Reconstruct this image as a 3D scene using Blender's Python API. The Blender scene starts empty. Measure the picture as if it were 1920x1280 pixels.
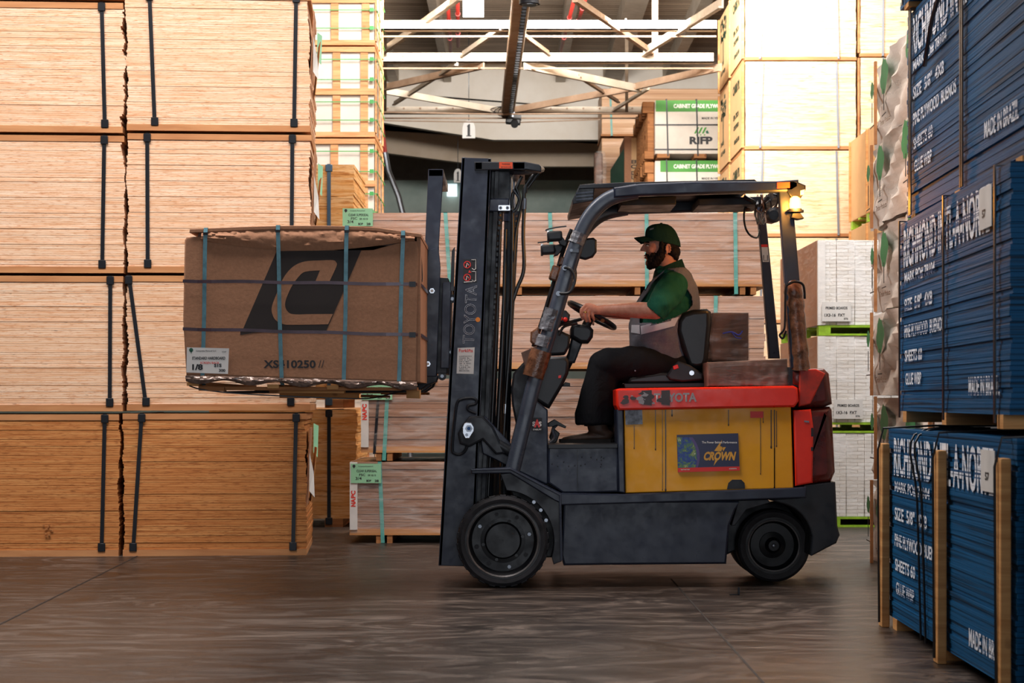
import bpy, bmesh, math, random
from mathutils import Vector, Matrix, Euler
from mathutils.geometry import tessellate_polygon
R = random.Random(7)
SC = bpy.context.scene
COL = SC.collection
F, H, HY = 3600.0, 1.05, 750.0      # focal length in pixels of the 1920 frame, lens height (m), horizon row

# ---------------------------------------------------------------- camera
cam_d = bpy.data.cameras.new('camera'); cam = bpy.data.objects.new('camera', cam_d); COL.objects.link(cam)
cam.location = (0, 0, H); cam.rotation_euler = (math.pi/2, 0, 0)
cam_d.sensor_width = 36; cam_d.lens = F/1920*36; cam_d.shift_y = (HY-640)/1920
cam_d.clip_end = 200
cam_d.dof.use_dof = True; cam_d.dof.focus_distance = 11.0; cam_d.dof.aperture_fstop = 6.0
SC.camera = cam
# ---------------------------------------------------------------- world, lights, exposure
wd = bpy.data.worlds.new('world'); SC.world = wd; wd.use_nodes = True
bg = wd.node_tree.nodes['Background']; bg.inputs[0].default_value = (0.80, 0.86, 1.0, 1); bg.inputs[1].default_value = 0.15
def area(name, loc, target, sx, sy, power, col):
    l = bpy.data.lights.new(name, 'AREA'); l.shape = 'RECTANGLE'; l.size = sx; l.size_y = sy; l.energy = power; l.color = col
    o = bpy.data.objects.new(name, l); COL.objects.link(o); o.location = loc
    o.rotation_euler = (Vector(target)-Vector(loc)).to_track_quat('-Z', 'Y').to_euler()
    return o
area('skylight_left', (-2.6, 9.6, 6.2), (-2.6, 10.6, 0), 5.0, 1.6, 390, (1.0, 0.94, 0.915))
area('skylight_middle', (1.4, 11.2, 6.2), (1.4, 12.2, 0), 3.5, 1.2, 125, (1.0, 0.96, 0.92))
area('skylight_back', (3.4, 17.2, 6.3), (3.4, 19.5, 2.0), 3.6, 1.6, 150, (1.0, 0.92, 0.82))
area('skylight_right', (3.2, 13.6, 6.3), (3.0, 15.6, 1.5), 1.6, 1.2, 190, (1.0, 0.97, 0.95))
area('clerestory_window', (0.55, 19.3, 5.4), (0.45, 28.0, 6.7), 2.6, 0.7, 640, (1.0, 0.95, 0.89))  # added uplight that brightens the rear gable and ceiling, not a window
area('skylight_far_left', (-0.6, 16.2, 6.3), (-2.2, 19.5, 4.0), 2.0, 1.5, 250, (1.0, 0.95, 0.9))
area('dock_door_daylight', (2.0, -5.0, 2.6), (0.2, 11.0, 1.6), 7.0, 3.6, 215, (0.86, 0.92, 1.0))  # unseen soft fill added from behind the camera
vs = SC.view_settings; vs.view_transform = 'Standard'; vs.look = 'None'; vs.gamma = 1.0; vs.use_curve_mapping = False; vs.exposure = 0.35

# ---------------------------------------------------------------- measuring helpers
def W(px, py, Z): return Vector(((px-960)/F*Z, Z, H-(py-HY)/F*Z))      # a measured point of the photo at distance Z
TZ = 10.74                                                              # distance of the truck's near side
def T(px, py, v): return W(px, py, TZ+v)

# ---------------------------------------------------------------- mesh helpers
class MB:
    def __init__(s): s.bm = bmesh.new(); s.mats = []
    def mi(s, m):
        if m not in s.mats: s.mats.append(m)
        return s.mats.index(m)
    def _fin(s, faces, m, smooth=False):
        i = s.mi(m)
        for f in faces: f.material_index = i; f.smooth = smooth
    def box(s, lo, hi, m, bev=0.0, seg=2, M=None):
        lo = Vector(lo); hi = Vector(hi)
        vs_ = [s.bm.verts.new((x, y, z)) for x in (lo.x, hi.x) for y in (lo.y, hi.y) for z in (lo.z, hi.z)]
        q = [(0,1,3,2),(4,6,7,5),(0,4,5,1),(2,3,7,6),(0,2,6,4),(1,5,7,3)]
        fs = [s.bm.faces.new([vs_[k] for k in f]) for f in q]
        if M is not None: bmesh.ops.transform(s.bm, matrix=M, verts=vs_)
        s._fin(fs, m)
        if bev > 0:
            es = list({e for f in fs for e in f.edges})
            r = bmesh.ops.bevel(s.bm, geom=es, offset=bev, segments=seg, affect='EDGES', profile=0.5)
            s._fin(r['faces'], m, True)
        return s
    def obox(s, c, size, m, rot=(0,0,0), bev=0.0, seg=2):
        h = Vector(size)/2
        return s.box(-h, h, m, bev, seg, Matrix.Translation(Vector(c)) @ Euler(rot).to_matrix().to_4x4())
    def prism(s, pts, v0, v1, m, bev=0.0, seg=2, Zr=None):
        """outline measured at distance Zr, real thickness from v0 to v1 behind the truck's near side"""
        Z0 = TZ+v0 if Zr is None else Zr
        P = [W(x, y, Z0) for x, y in pts]
        return s.poly([(p.x, p.z) for p in P], TZ+v0, TZ+v1, m, bev, seg)
    def poly(s, xz, y0, y1, m, bev=0.0, seg=2):
        a = [s.bm.verts.new((x, y0, z)) for x, z in xz]; b = [s.bm.verts.new((x, y1, z)) for x, z in xz]
        n = len(a); fs = [s.bm.faces.new(a), s.bm.faces.new(b[::-1])]
        for i in range(n): fs.append(s.bm.faces.new((a[i], b[i], b[(i+1)%n], a[(i+1)%n])))
        bmesh.ops.recalc_face_normals(s.bm, faces=fs)
        s._fin(fs, m)
        if bev > 0:
            es = [e for e in fs[0].edges] + [e for e in fs[1].edges]
            r = bmesh.ops.bevel(s.bm, geom=es, offset=bev, segments=seg, affect='EDGES', profile=0.5)
            s._fin(r['faces'], m, True)
        return s
    def sweep(s, path, prof, m, up=(0,1,0), closed=False, smooth=True, caps=True):
        """prof: list of (a,b): a along the 'side' axis, b along 'up'"""
        P = [Vector(p) for p in path]; n = len(P); up = Vector(up); rings = []
        for i in range(n):
            if closed: t = P[(i+1)%n]-P[i-1]
            else: t = (P[min(i+1, n-1)]-P[max(i-1, 0)])
            t.normalize(); u = up
            if abs(t.dot(u)) > 0.95: u = Vector((1,0,0)) if abs(t.x) < 0.9 else Vector((0,0,1))
            side = t.cross(u).normalized(); uu = side.cross(t).normalized()
            k = 1.0
            rings.append([s.bm.verts.new(P[i]+side*a*k+uu*b) for a, b in prof])
        fs = []; c = len(prof)
        for i in range(n if closed else n-1):
            r0 = rings[i]; r1 = rings[(i+1)%n]
            for j in range(c): fs.append(s.bm.faces.new((r0[j], r0[(j+1)%c], r1[(j+1)%c], r1[j])))
        if not closed and caps: fs += [s.bm.faces.new(rings[0][::-1]), s.bm.faces.new(rings[-1])]
        bmesh.ops.recalc_face_normals(s.bm, faces=fs)
        s._fin(fs, m, smooth); return s
    def tube(s, path, r, m, n=10, closed=False, smooth_path=0, up=(0,1,0)):
        if smooth_path: path = crom(path, smooth_path, closed)
        return s.sweep(path, [(r*math.cos(k*2*math.pi/n), r*math.sin(k*2*math.pi/n)) for k in range(n)], m, up, closed)
    def cyl(s, a, b, r, m, n=20, r2=None):
        a = Vector(a); b = Vector(b); r2 = r if r2 is None else r2
        t = (b-a).normalized(); u = Vector((0,0,1)) if abs(t.z) < 0.9 else Vector((1,0,0))
        sd = t.cross(u).normalized(); uu = sd.cross(t)
        A = [s.bm.verts.new(a+(sd*math.cos(k*2*math.pi/n)+uu*math.sin(k*2*math.pi/n))*r) for k in range(n)]
        B = [s.bm.verts.new(b+(sd*math.cos(k*2*math.pi/n)+uu*math.sin(k*2*math.pi/n))*r2) for k in range(n)]
        side = [s.bm.faces.new((A[k], A[(k+1)%n], B[(k+1)%n], B[k])) for k in range(n)]
        caps = [s.bm.faces.new(A[::-1]), s.bm.faces.new(B)]
        bmesh.ops.recalc_face_normals(s.bm, faces=side+caps)
        s._fin(side, m, True); s._fin(caps, m, False); return s
    def lathe(s, c, prof, m, n=64, axis='y', closed=True):
        """prof: list of (offset along the axis, radius); closed ring profile"""
        rings = []
        for k in range(n):
            a = 2*math.pi*k/n; ring = []
            for o, r in prof:
                if axis == 'y': p = Vector((r*math.cos(a), o, r*math.sin(a)))
                else: p = Vector((r*math.cos(a), r*math.sin(a), o))
                ring.append(s.bm.verts.new(Vector(c)+p))
            rings.append(ring)
        fs = []; q = len(prof)
        for k in range(n):
            for j in range(q if closed else q-1):
                fs.append(s.bm.faces.new((rings[k][j], rings[(k+1)%n][j], rings[(k+1)%n][(j+1)%q], rings[k][(j+1)%q])))
        if not closed:
            fs += [s.bm.faces.new([rings[k][0] for k in range(n)]), s.bm.faces.new([rings[k][-1] for k in range(n)][::-1])]
        bmesh.ops.recalc_face_normals(s.bm, faces=fs)
        s._fin(fs, m, True); return s
    def ball(s, c, r, m, seg=16, rings=10):
        r = Vector((r, r, r)) if not hasattr(r, '__len__') else Vector(r)
        g = bmesh.ops.create_uvsphere(s.bm, u_segments=seg, v_segments=rings, radius=1, matrix=Matrix.Translation(Vector(c)) @ Matrix.Diagonal((*r, 1)))
        s._fin({f for v in g['verts'] for f in v.link_faces}, m, True); return s
    def quad(s, pts, m, smooth=False):
        s._fin([s.bm.faces.new([s.bm.verts.new(p) for p in pts])], m, smooth); return s
    def build(s, name, parent=None, autosmooth=True):
        me = bpy.data.meshes.new(name)
        off = world_of(parent) if parent is not None else None
        if off is not None: bmesh.ops.transform(s.bm, matrix=off.inverted(), verts=s.bm.verts)
        for e in s.bm.edges:
            if len(e.link_faces) == 2 and e.calc_face_angle(0) > 0.6: e.smooth = False
        s.bm.to_mesh(me); s.bm.free()
        for m in s.mats: me.materials.append(m)
        o = bpy.data.objects.new(name, me); COL.objects.link(o)
        if parent is not None: o.parent = parent
        return o
WM = {}
def world_of(o):
    M = Matrix.Translation(o.location) @ o.rotation_euler.to_matrix().to_4x4()
    return (world_of(o.parent) @ M) if o.parent else M
def crom(P, k, closed=False):
    P = [Vector(p) for p in P]; n = len(P); out = []
    for i in range(n if closed else n-1):
        if closed: a, b, c, d = P[i-1], P[i], P[(i+1)%n], P[(i+2)%n]
        else: a, b, c, d = P[max(i-1,0)], P[i], P[i+1], P[min(i+2,n-1)]
        for j in range(k):
            t = j/k
            out.append(0.5*((2*b)+(c-a)*t+(2*a-5*b+4*c-d)*t*t+(3*b-a-3*c+d)*t**3))
    if not closed: out.append(P[-1])
    return out
def rrect(w, h, r=0.01, n=3):
    o = []
    for cx, cy, a0 in ((w/2-r, h/2-r, 0), (-w/2+r, h/2-r, 90), (-w/2+r, -h/2+r, 180), (w/2-r, -h/2+r, 270)):
        for k in range(n+1):
            a = math.radians(a0+90*k/n); o.append((cx+r*math.cos(a), cy+r*math.sin(a)))
    return o
def tag(o, label=None, cat=None, group=None, kind=None):
    if label: o['label'] = label
    if cat: o['category'] = cat
    if group: o['group'] = group
    if kind: o['kind'] = kind
    return o
def empty(name, loc, rz=0, label=None, cat=None, group=None, parent=None):
    o = bpy.data.objects.new(name, None); COL.objects.link(o); o.empty_display_size = 0.1
    if parent is not None:
        o.parent = parent; loc = world_of(parent).inverted() @ Vector(loc)
    o.location = loc; o.rotation_euler = (0, 0, rz); return tag(o, label, cat, group)
def copy_tree(o, parent=None):
    c = o.copy(); COL.objects.link(c); c.parent = parent
    for ch in list(o.children): copy_tree(ch, c)
    return c
def text(s, name, parent, mat, corner, right, up, w, h, bold=0.02, nrm=None, thick=0.0, outline=False):
    """lettering fitted into a w x h box whose lower left corner is 'corner' (world)"""
    cu = bpy.data.curves.new('t', 'FONT'); cu.body = s; cu.size = 1; cu.offset = bold; cu.resolution_u = 3
    t = bpy.data.objects.new('t', cu); COL.objects.link(t)
    if outline: cu.fill_mode = 'NONE'; cu.bevel_depth = 0.012; cu.bevel_resolution = 0
    dg = bpy.context.evaluated_depsgraph_get(); me = bpy.data.meshes.new_from_object(t.evaluated_get(dg))
    bpy.data.objects.remove(t); bpy.data.curves.remove(cu)
    xs = [v.co.x for v in me.vertices]; ys = [v.co.y for v in me.vertices]
    x0, x1, y0, y1 = min(xs), max(xs), min(ys), max(ys)
    right = Vector(right).normalized(); up = Vector(up).normalized(); n = right.cross(up).normalized()
    c = Vector(corner); inv = world_of(parent).inverted() if parent is not None else Matrix()
    for v in me.vertices:
        z = v.co.z
        v.co = inv @ (c+right*((v.co.x-x0)/(x1-x0)*w)+up*((v.co.y-y0)/max(y1-y0,1e-6)*h)+n*(z*h*0.5))
    me.materials.clear(); me.materials.append(mat); me.name = name
    o = bpy.data.objects.new(name, me); COL.objects.link(o)
    if parent is not None: o.parent = parent
    return o
def join_into(base, others):
    """merge lettering meshes into one part"""
    bm = bmesh.new(); mats = []
    for o in [base]+others:
        n0 = len(bm.faces); bm.from_mesh(o.data); bm.faces.ensure_lookup_table()
        idx = []
        for m in o.data.materials:
            if m not in mats: mats.append(m)
            idx.append(mats.index(m))
        for f in bm.faces[n0:]: f.material_index = idx[f.material_index] if idx else 0
    bm.to_mesh(base.data); bm.free(); base.data.materials.clear()
    for m in mats: base.data.materials.append(m)
    for o in others: bpy.data.objects.remove(o)
    return base
# ---------------------------------------------------------------- materials
def base(name, rough=0.6, metal=0.0, spec=0.5):
    m = bpy.data.materials.new(name); m.use_nodes = True
    nt = m.node_tree; b = nt.nodes['Principled BSDF']
    b.inputs['Roughness'].default_value = rough; b.inputs['Metallic'].default_value = metal
    b.inputs['Specular IOR Level'].default_value = spec
    return m, nt, b
def L(nt, a, b): nt.links.new(a, b)
def coords(nt, scale, rnd=True):
    tc = nt.nodes.new('ShaderNodeTexCoord'); mp = nt.nodes.new('ShaderNodeMapping'); mp.inputs['Scale'].default_value = scale
    L(nt, tc.outputs['Object'], mp.inputs['Vector'])
    if rnd:
        oi = nt.nodes.new('ShaderNodeObjectInfo'); ml = nt.nodes.new('ShaderNodeMath'); ml.operation = 'MULTIPLY'; ml.inputs[1].default_value = 37.0
        L(nt, oi.outputs['Random'], ml.inputs[0]); cb = nt.nodes.new('ShaderNodeCombineXYZ')
        for k in range(3): L(nt, ml.outputs[0], cb.inputs[k])
        L(nt, cb.outputs[0], mp.inputs['Location'])
    return mp.outputs[0]
def noise(nt, vec, scale=1.0, detail=4.0, rough=0.6, dist=0.0):
    n = nt.nodes.new('ShaderNodeTexNoise'); n.inputs['Scale'].default_value = scale; n.inputs['Detail'].default_value = detail
    n.inputs['Roughness'].default_value = rough; n.inputs['Distortion'].default_value = dist
    L(nt, vec, n.inputs['Vector']); return n.outputs['Fac']
def ramp(nt, fac, stops, interp='LINEAR'):
    r = nt.nodes.new('ShaderNodeValToRGB'); r.color_ramp.interpolation = interp
    e = r.color_ramp.elements
    while len(e) < len(stops): e.new(0.5)
    for i, (p, c) in enumerate(stops):
        e[i].position = p; e[i].color = (*c, 1) if hasattr(c, '__len__') else (c, c, c, 1)
    L(nt, fac, r.inputs[0]); return r.outputs[0]
def mix(nt, a, b, fac, mode='MIX'):
    n = nt.nodes.new('ShaderNodeMix'); n.data_type = 'RGBA'; n.blend_type = mode
    for sock, v in ((n.inputs[6], a), (n.inputs[7], b), (n.inputs[0], fac)):
        if hasattr(v, 'is_linked') or hasattr(v, 'links'): L(nt, v, sock)
        elif hasattr(v, '__len__'): sock.default_value = (*v, 1) if len(v) == 3 else v
        else: sock.default_value = v
    return n.outputs[2]
def bump(nt, b, h, strength=0.3, dist=0.01):
    n = nt.nodes.new('ShaderNodeBump'); n.inputs['Strength'].default_value = strength; n.inputs['Distance'].default_value = dist
    L(nt, h, n.inputs['Height']); L(nt, n.outputs[0], b.inputs['Normal'])
def S(h):     # sRGB hex to linear
    h = h.lstrip('#'); v = [int(h[i:i+2], 16)/255 for i in (0,2,4)]
    return tuple(x/12.92 if x <= 0.04045 else ((x+0.055)/1.055)**2.4 for x in v)
def simple(name, hexc, rough=0.6, metal=0.0, var=0.12, vs_=6.0, bmp=0.0, spec=0.5):
    m, nt, b = base(name, rough, metal, spec); c = S(hexc)
    f = noise(nt, coords(nt, (1,1,1)), vs_, 5)
    dk = tuple(x*(1-var*1.6) for x in c); lt = tuple(min(1, x*(1+var)) for x in c)
    L(nt, ramp(nt, f, [(0.3, dk), (0.7, lt)]), b.inputs['Base Color'])
    if bmp: bump(nt, b, f, bmp)
    return m
def m_ply(name, light, mid, dark, lines=60.0, streak=1.0):
    """edges of stacked sheets: thin horizontal veneers with brown flecks"""
    m, nt, b = base(name, 0.75, 0, 0.25)
    f1 = noise(nt, coords(nt, (2.5, 2.5, lines*1.3)), 1.0, 7, 0.75, 0.2); f3 = noise(nt, coords(nt, (0.3, 0.3, 10)), 1.0, 3, 0.5)
    c = ramp(nt, f1, [(0.30, S(dark)), (0.44, S(mid)), (0.58, S(light))])
    k = lines/60
    f2 = noise(nt, coords(nt, (14*k, 14*k, lines*1.9)), 1.0, 3, 0.6); c = mix(nt, c, S(dark), ramp(nt, f2, [(0.53, 0.0), (0.66, 0.75*streak)]))
    f5 = noise(nt, coords(nt, (6*k, 6*k, lines*2.6)), 1.0, 4, 0.7); c = mix(nt, c, S(mid), ramp(nt, f5, [(0.5, 0.0), (0.62, 0.6)]))
    c = mix(nt, c, S(mid), ramp(nt, f3, [(0.4, 0.0), (0.7, 0.4)]))
    f4 = noise(nt, coords(nt, (11*k, 11*k, lines*1.7)), 1.0, 2, 0.5); c = mix(nt, c, S('4a2410'), ramp(nt, f4, [(0.70, 0.0), (0.76, 0.7)]))
    L(nt, c, b.inputs['Base Color']); bump(nt, b, f1, 0.35, 0.003); return m
def m_wood(name, c1, c2, sc=(2,2,30), knots=True, rough=0.7):
    m, nt, b = base(name, rough, 0, 0.3)
    v = coords(nt, sc); f = noise(nt, v, 1.0, 5, 0.6, 0.6); c = ramp(nt, f, [(0.3, S(c1)), (0.65, S(c2))])
    if knots:
        k = noise(nt, coords(nt, (7,7,7)), 1.0, 1, 0.4); c = mix(nt, c, S('5b2f14'), ramp(nt, k, [(0.72, 0.0), (0.78, 0.7)]))
    L(nt, c, b.inputs['Base Color']); bump(nt, b, f, 0.25, 0.003); return m
def m_wrapped(name, light, mid, dark, lines=26.0, gloss=0.28):
    """long boards bundled under clear stretch film"""
    m, nt, b = base(name, gloss, 0, 0.6)
    v = coords(nt, (0.35, 0.35, lines*2.3)); f1 = noise(nt, v, 1.0, 4, 0.6, 0.1)
    c = ramp(nt, f1, [(0.3, S(dark)), (0.47, S(mid)), (0.65, S(light))])
    film = noise(nt, coords(nt, (0.9, 0.9, 9)), 1.0, 6, 0.7, 0.3)
    c = mix(nt, c, S('d8c2b6'), ramp(nt, film, [(0.5, 0.0), (0.75, 0.22)]))
    rg = ramp(nt, film, [(0.35, gloss*0.55), (0.65, gloss*1.5)])
    L(nt, c, b.inputs['Base Color']); L(nt, rg, b.inputs['Roughness'])
    h = noise(nt, coords(nt, (7, 7, 30)), 1.0, 4, 0.6, 0.6); bump(nt, b, h, 0.3, 0.008); return m
def m_film(name, tint=(0.9,0.88,0.85), amount=0.35, rough=0.12):
    """clear stretch film: mostly transparent with glossy folds"""
    m = bpy.data.materials.new(name); m.use_nodes = True; nt = m.node_tree; nt.nodes.clear()
    out = nt.nodes.new('ShaderNodeOutputMaterial'); tr = nt.nodes.new('ShaderNodeBsdfTransparent')
    pb = nt.nodes.new('ShaderNodeBsdfPrincipled'); pb.inputs['Base Color'].default_value = (*tint, 1); pb.inputs['Roughness'].default_value = rough
    mx = nt.nodes.new('ShaderNodeMixShader')
    f = noise(nt, coords(nt, (4, 4, 26)), 1.0, 5, 0.65, 0.7)
    L(nt, ramp(nt, f, [(0.45, amount*0.15), (0.72, min(1, amount))]), mx.inputs[0])
    L(nt, tr.outputs[0], mx.inputs[1]); L(nt, pb.outputs[0], mx.inputs[2]); L(nt, mx.outputs[0], out.inputs[0])
    bump(nt, pb, f, 0.4, 0.01); return m
def m_blue(name, c1, c2, lines=55.0):
    m, nt, b = base(name, 0.6, 0, 0.2)
    v = coords(nt, (0.6, 0.6, lines*1.4)); f1 = noise(nt, v, 1.0, 3, 0.6, 0.05)
    c = ramp(nt, f1, [(0.36, S(c2)), (0.5, S(c1))])
    sc = noise(nt, coords(nt, (6, 6, 8)), 1.0, 6, 0.8); c = mix(nt, c, S('8f8a92'), ramp(nt, sc, [(0.735, 0.0), (0.755, 0.7)]))
    big = noise(nt, coords(nt, (1, 1, 1.5)), 1.0, 3); c = mix(nt, c, S('0d6294'), ramp(nt, big, [(0.45, 0.0), (0.8, 0.35)]))
    L(nt, c, b.inputs['Base Color']); bump(nt, b, f1, 0.8, 0.006); return m
def m_stencil(name, ink, under, lines=55.0, lo=0.40, hi=0.47):
    """sprayed lettering broken up by the edges of the sheets"""
    m, nt, b = base(name, 0.6, 0, 0.3)
    f1 = noise(nt, coords(nt, (0.6, 0.6, lines*1.8)), 1.0, 3, 0.6); f2 = noise(nt, coords(nt, (14, 14, 30)), 1.0, 4, 0.7)
    c = mix(nt, S(under), S(ink), ramp(nt, f1, [(lo, 0.0), (hi, 1.0)])); c = mix(nt, c, S(under), ramp(nt, f2, [(0.58, 0.0), (0.68, 0.7)]))
    L(nt, c, b.inputs['Base Color']); return m
def m_paint(name, c1, c2, rough=0.38, scr='6a7078', amt=0.35, metal=0.0, sc=5.0):
    """worn machine paint with dust, scuffs and fine scratches"""
    m, nt, b = base(name, rough, metal, 0.5)
    f = noise(nt, coords(nt, (1,1,1)), sc, 7, 0.65); c = ramp(nt, f, [(0.35, S(c1)), (0.7, S(c2))])
    s = noise(nt, coords(nt, (30, 30, 6)), 1.0, 6, 0.8, 1.0); c = mix(nt, c, S(scr), ramp(nt, s, [(0.66, 0.0), (0.74, amt)]))
    L(nt, c, b.inputs['Base Color'])
    L(nt, ramp(nt, noise(nt, coords(nt, (3,3,3)), 3.0, 5), [(0.3, rough*0.7), (0.7, min(1, rough*1.5))]), b.inputs['Roughness'])
    bump(nt, b, f, 0.05, 0.002); return m
M = {}
M['ply'] = m_ply('plywood_edge', 'eed4ba', 'e2b48e', 'bd7a4c', 80)
M['ply_dark'] = m_ply('plywood_edge_amber', 'd0945a', 'b8743e', '783d1a', 80)  # same plywood, with the shade near the floor put into its colour
M['ply_far'] = m_ply('plywood_edge_far', 'efc791', 'd99b55', 'a5602a', 30)
M['cover'] = m_wood('cover_board', 'a96f45', 'c78f5f', (1.5, 1.5, 12), False)
M['pine'] = m_wood('pine', 'b9804a', 'dba56a')
M['pine_dark'] = m_wood('weathered_pine', '8a5a36', 'b57c4c')
M['crate_wood'] = m_wood('crate_batten', 'b87a4c', 'e0aa78')
M['strap'] = simple('black_strap', '15171d', 0.35, 0.3, 0.1)
M['strap_blue'] = simple('steel_blue_strap', '3d5c74', 0.4, 0.2, 0.1)
M['strap_teal'] = simple('teal_strap', '58a79d', 0.4, 0, 0.15, 20)
M['strap_bteal'] = simple('dusty_teal_strap', '5f8f9c', 0.4, 0.1, 0.2, 20)
M['strap_purple'] = simple('purple_grey_strap', '514049', 0.3, 0.2, 0.25, 8)
M['strap_green'] = simple('green_strap', '3d9c4c', 0.4, 0, 0.1)
M['strap_grey'] = simple('grey_strap', '868c96', 0.35, 0.3, 0.1)
M['strap_brown'] = simple('brown_strap', '3a2c2a', 0.4, 0.2, 0.2, 20)
M['wrapped'] = m_wrapped('board_bundle', 'cfa68e', 'ba8d70', '8a5d42', 40)
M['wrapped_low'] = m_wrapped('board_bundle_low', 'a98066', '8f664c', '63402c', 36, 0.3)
M['wood_base'] = m_wood('bundle_bottom', 'b57a4a', 'cf9862', (1,1,14), False, 0.5)
M['green_label'] = simple('green_card', '8fc8a0', 0.6, 0, 0.05)
M['white'] = simple('white_card', 'e9e6e2', 0.6, 0, 0.04)
M['paper'] = simple('paper', 'dcdad6', 0.7, 0, 0.08)
M['ink'] = simple('ink', '26262a', 0.6, 0, 0.1)
M['ink_green'] = simple('ink_green', '27624e', 0.6, 0, 0.1)
M['ink_red'] = simple('ink_red', 'e03a2c', 0.6, 0, 0.1)
M['ink_blue'] = simple('ink_blue', '2f5f9e', 0.6, 0, 0.1)
M['cardboard'] = simple('cardboard', 'b08062', 0.8, 0, 0.07, 60, 0.15, 0.25)
M['cardboard2'] = simple('brown_cardboard', '65483a', 0.6, 0, 0.35, 9, 0.1)
M['logo_black'] = simple('logo_black', '2e2522', 0.7, 0, 0.08)
M['beige_ply'] = m_ply('pale_sheets', 'f0dabc', 'e3c49c', 'c99a68', 26, 1)
M['beige'] = simple('beige_card', 'd2a878', 0.7, 0, 0.08, 3)
M['beige_wall'] = m_wrapped('tan_bundle', 'e8bd93', 'd9a679', 'b98255', 18, 0.5)
M['ink_dark_green'] = m_stencil('stamp_dark_green', '1f3b2d', '8b6a45', 10, 0.2, 0.3)
M['rifp_white'] = simple('crate_face_cream', 'd9d0c4', 0.6, 0, 0.05)
M['rifp_green'] = simple('crate_green', '3f8f2c', 0.55, 0, 0.08)
M['white_board'] = None
M['lime'] = simple('lime_green_paint', '9cc932', 0.5, 0, 0.2, 12)
M['lumber_wrap'] = m_wrapped('white_lumber_wrap', 'e0dad2', 'd6cdc4', 'a59a90', 2, 0.45)
M['tree_green'] = simple('tree_logo_green', '2b7a48', 0.6, 0, 0.15)
M['blue'] = m_blue('blue_painted_sheets', '06507c', '032a42')
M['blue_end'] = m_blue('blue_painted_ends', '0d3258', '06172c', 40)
M['stencil'] = m_stencil('white_stencil', 'eaf0f8', '1d4a78')
M['truck'] = m_paint('truck_charcoal', '1a2132', '252d40', 0.36)
M['truck_dark'] = m_paint('truck_black', '14171d', '20242c', 0.42, '4c5058', 0.25)
M['guard'] = m_paint('guard_grey', '343b48', '48505e', 0.3, '8d96a2', 0.45)
M['yellow'] = m_paint('battery_yellow', 'eda208', 'f6ae0e', 0.42, 'b67a1c', 0.3)
M['orange'] = m_paint('toyota_orange', 'e3270f', 'f0331a', 0.32, 'a02014', 0.6)
M['orange_worn'] = m_paint('worn_orange', 'd0301a', '8a2c1c', 0.35, '3a1512', 0.9, 0, 9.0)
M['dark_red'] = m_paint('grimy_dark_red', '6a1d14', '381210', 0.3, 'c03a22', 0.8, 0, 7.0)
M['chrome'] = simple('bright_steel', 'c3c6cc', 0.2, 0.9, 0.1)
M['steel'] = simple('dull_steel', '8d929a', 0.35, 0.8, 0.15)
M['blackplastic'] = simple('black_plastic', '1a1c20', 0.45, 0, 0.15)
M['vinyl'] = simple('black_vinyl', '17191d', 0.38, 0, 0.2, 12, 0.08)
M['hose'] = simple('black_hose', '101216', 0.35, 0, 0.2)
M['rim_scuffed'] = m_paint('scuffed_rim_edge', '59585a', '7c7a7a', 0.4, '8a8a8c', 0.5, 0.3, 12.0)
M['rim'] = m_paint('black_rim', '0a0b0f', '14161b', 0.4, '34363c', 0.3)
M['tape'] = simple('packing_tape', '77797f', 0.18, 0.2, 0.35, 25, 0.6)
M['tape_brown'] = simple('brown_tape', '6e4a36', 0.2, 0, 0.4, 25, 0.6)
M['red_plastic'] = simple('red_plastic', 'e2261c', 0.4, 0, 0.05)
M['orange_label'] = simple('orange_sticker', 'e4532a', 0.5, 0, 0.1)
M['amber_dot'] = simple('amber_sticker', 'f08a22', 0.5, 0, 0.05)
M['grey_letter'] = simple('grey_lettering', 'a39ca0', 0.5, 0, 0.15)
M['letter_outline'] = simple('pale_lettering', 'a9aeb8', 0.5, 0, 0.1)
M['skin'] = None
M['film'] = m_film('stretch_film', (.96,.95,.93), .28, .26); M['film_brown'] = m_film('stretch_film_heavy', (0.42,0.31,0.27), 0.55, 0.2)
def make_tyre():
    m, nt, b = base('tyre_rubber', 0.6, 0, 0.4); f = noise(nt, coords(nt, (4,4,4)), 3.0, 8, 0.75)
    L(nt, ramp(nt, f, [(0.35, S('17181b')), (0.75, S('37353a'))]), b.inputs['Base Color']); bump(nt, b, f, 0.25, 0.004); return m
M['tyre'] = make_tyre()
def make_floor():
    m, nt, b = base('concrete_floor', 0.4, 0, 0.5)
    v = coords(nt, (1,1,1), False)
    big = noise(nt, v, 0.55, 5, 0.6, 0.8); sw = noise(nt, coords(nt, (0.8, 1.6, 1), False), 1.3, 10, 0.74, 3.2); fine = noise(nt, v, 38, 6, 0.7)
    c = ramp(nt, sw, [(0.36, S('191411')), (0.5, S('352c27')), (0.64, S('6a5d54'))])
    c = mix(nt, c, S('261f1b'), ramp(nt, big, [(0.4, 0.0), (0.72, 0.7)])); c = mix(nt, c, S('8a7a6c'), ramp(nt, fine, [(0.6, 0.0), (0.8, 0.3)]))
    # tyre marks: long curved dark and pale arcs
    w = nt.nodes.new('ShaderNodeTexWave'); w.wave_type = 'RINGS'; w.inputs['Scale'].default_value = 0.7; w.inputs['Distortion'].default_value = 5.0
    w.inputs['Detail'].default_value = 3; w.inputs['Detail Scale'].default_value = 0.7; L(nt, v, w.inputs['Vector'])
    c = mix(nt, c, S('1d1815'), ramp(nt, w.outputs['Fac'], [(0.90, 0.0), (0.98, 0.55)]))
    L(nt, c, b.inputs['Base Color']); L(nt, ramp(nt, sw, [(0.3, 0.26), (0.7, 0.55)]), b.inputs['Roughness']); bump(nt, b, sw, 0.12, 0.01)
    return m
M['floor'] = make_floor()
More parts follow.
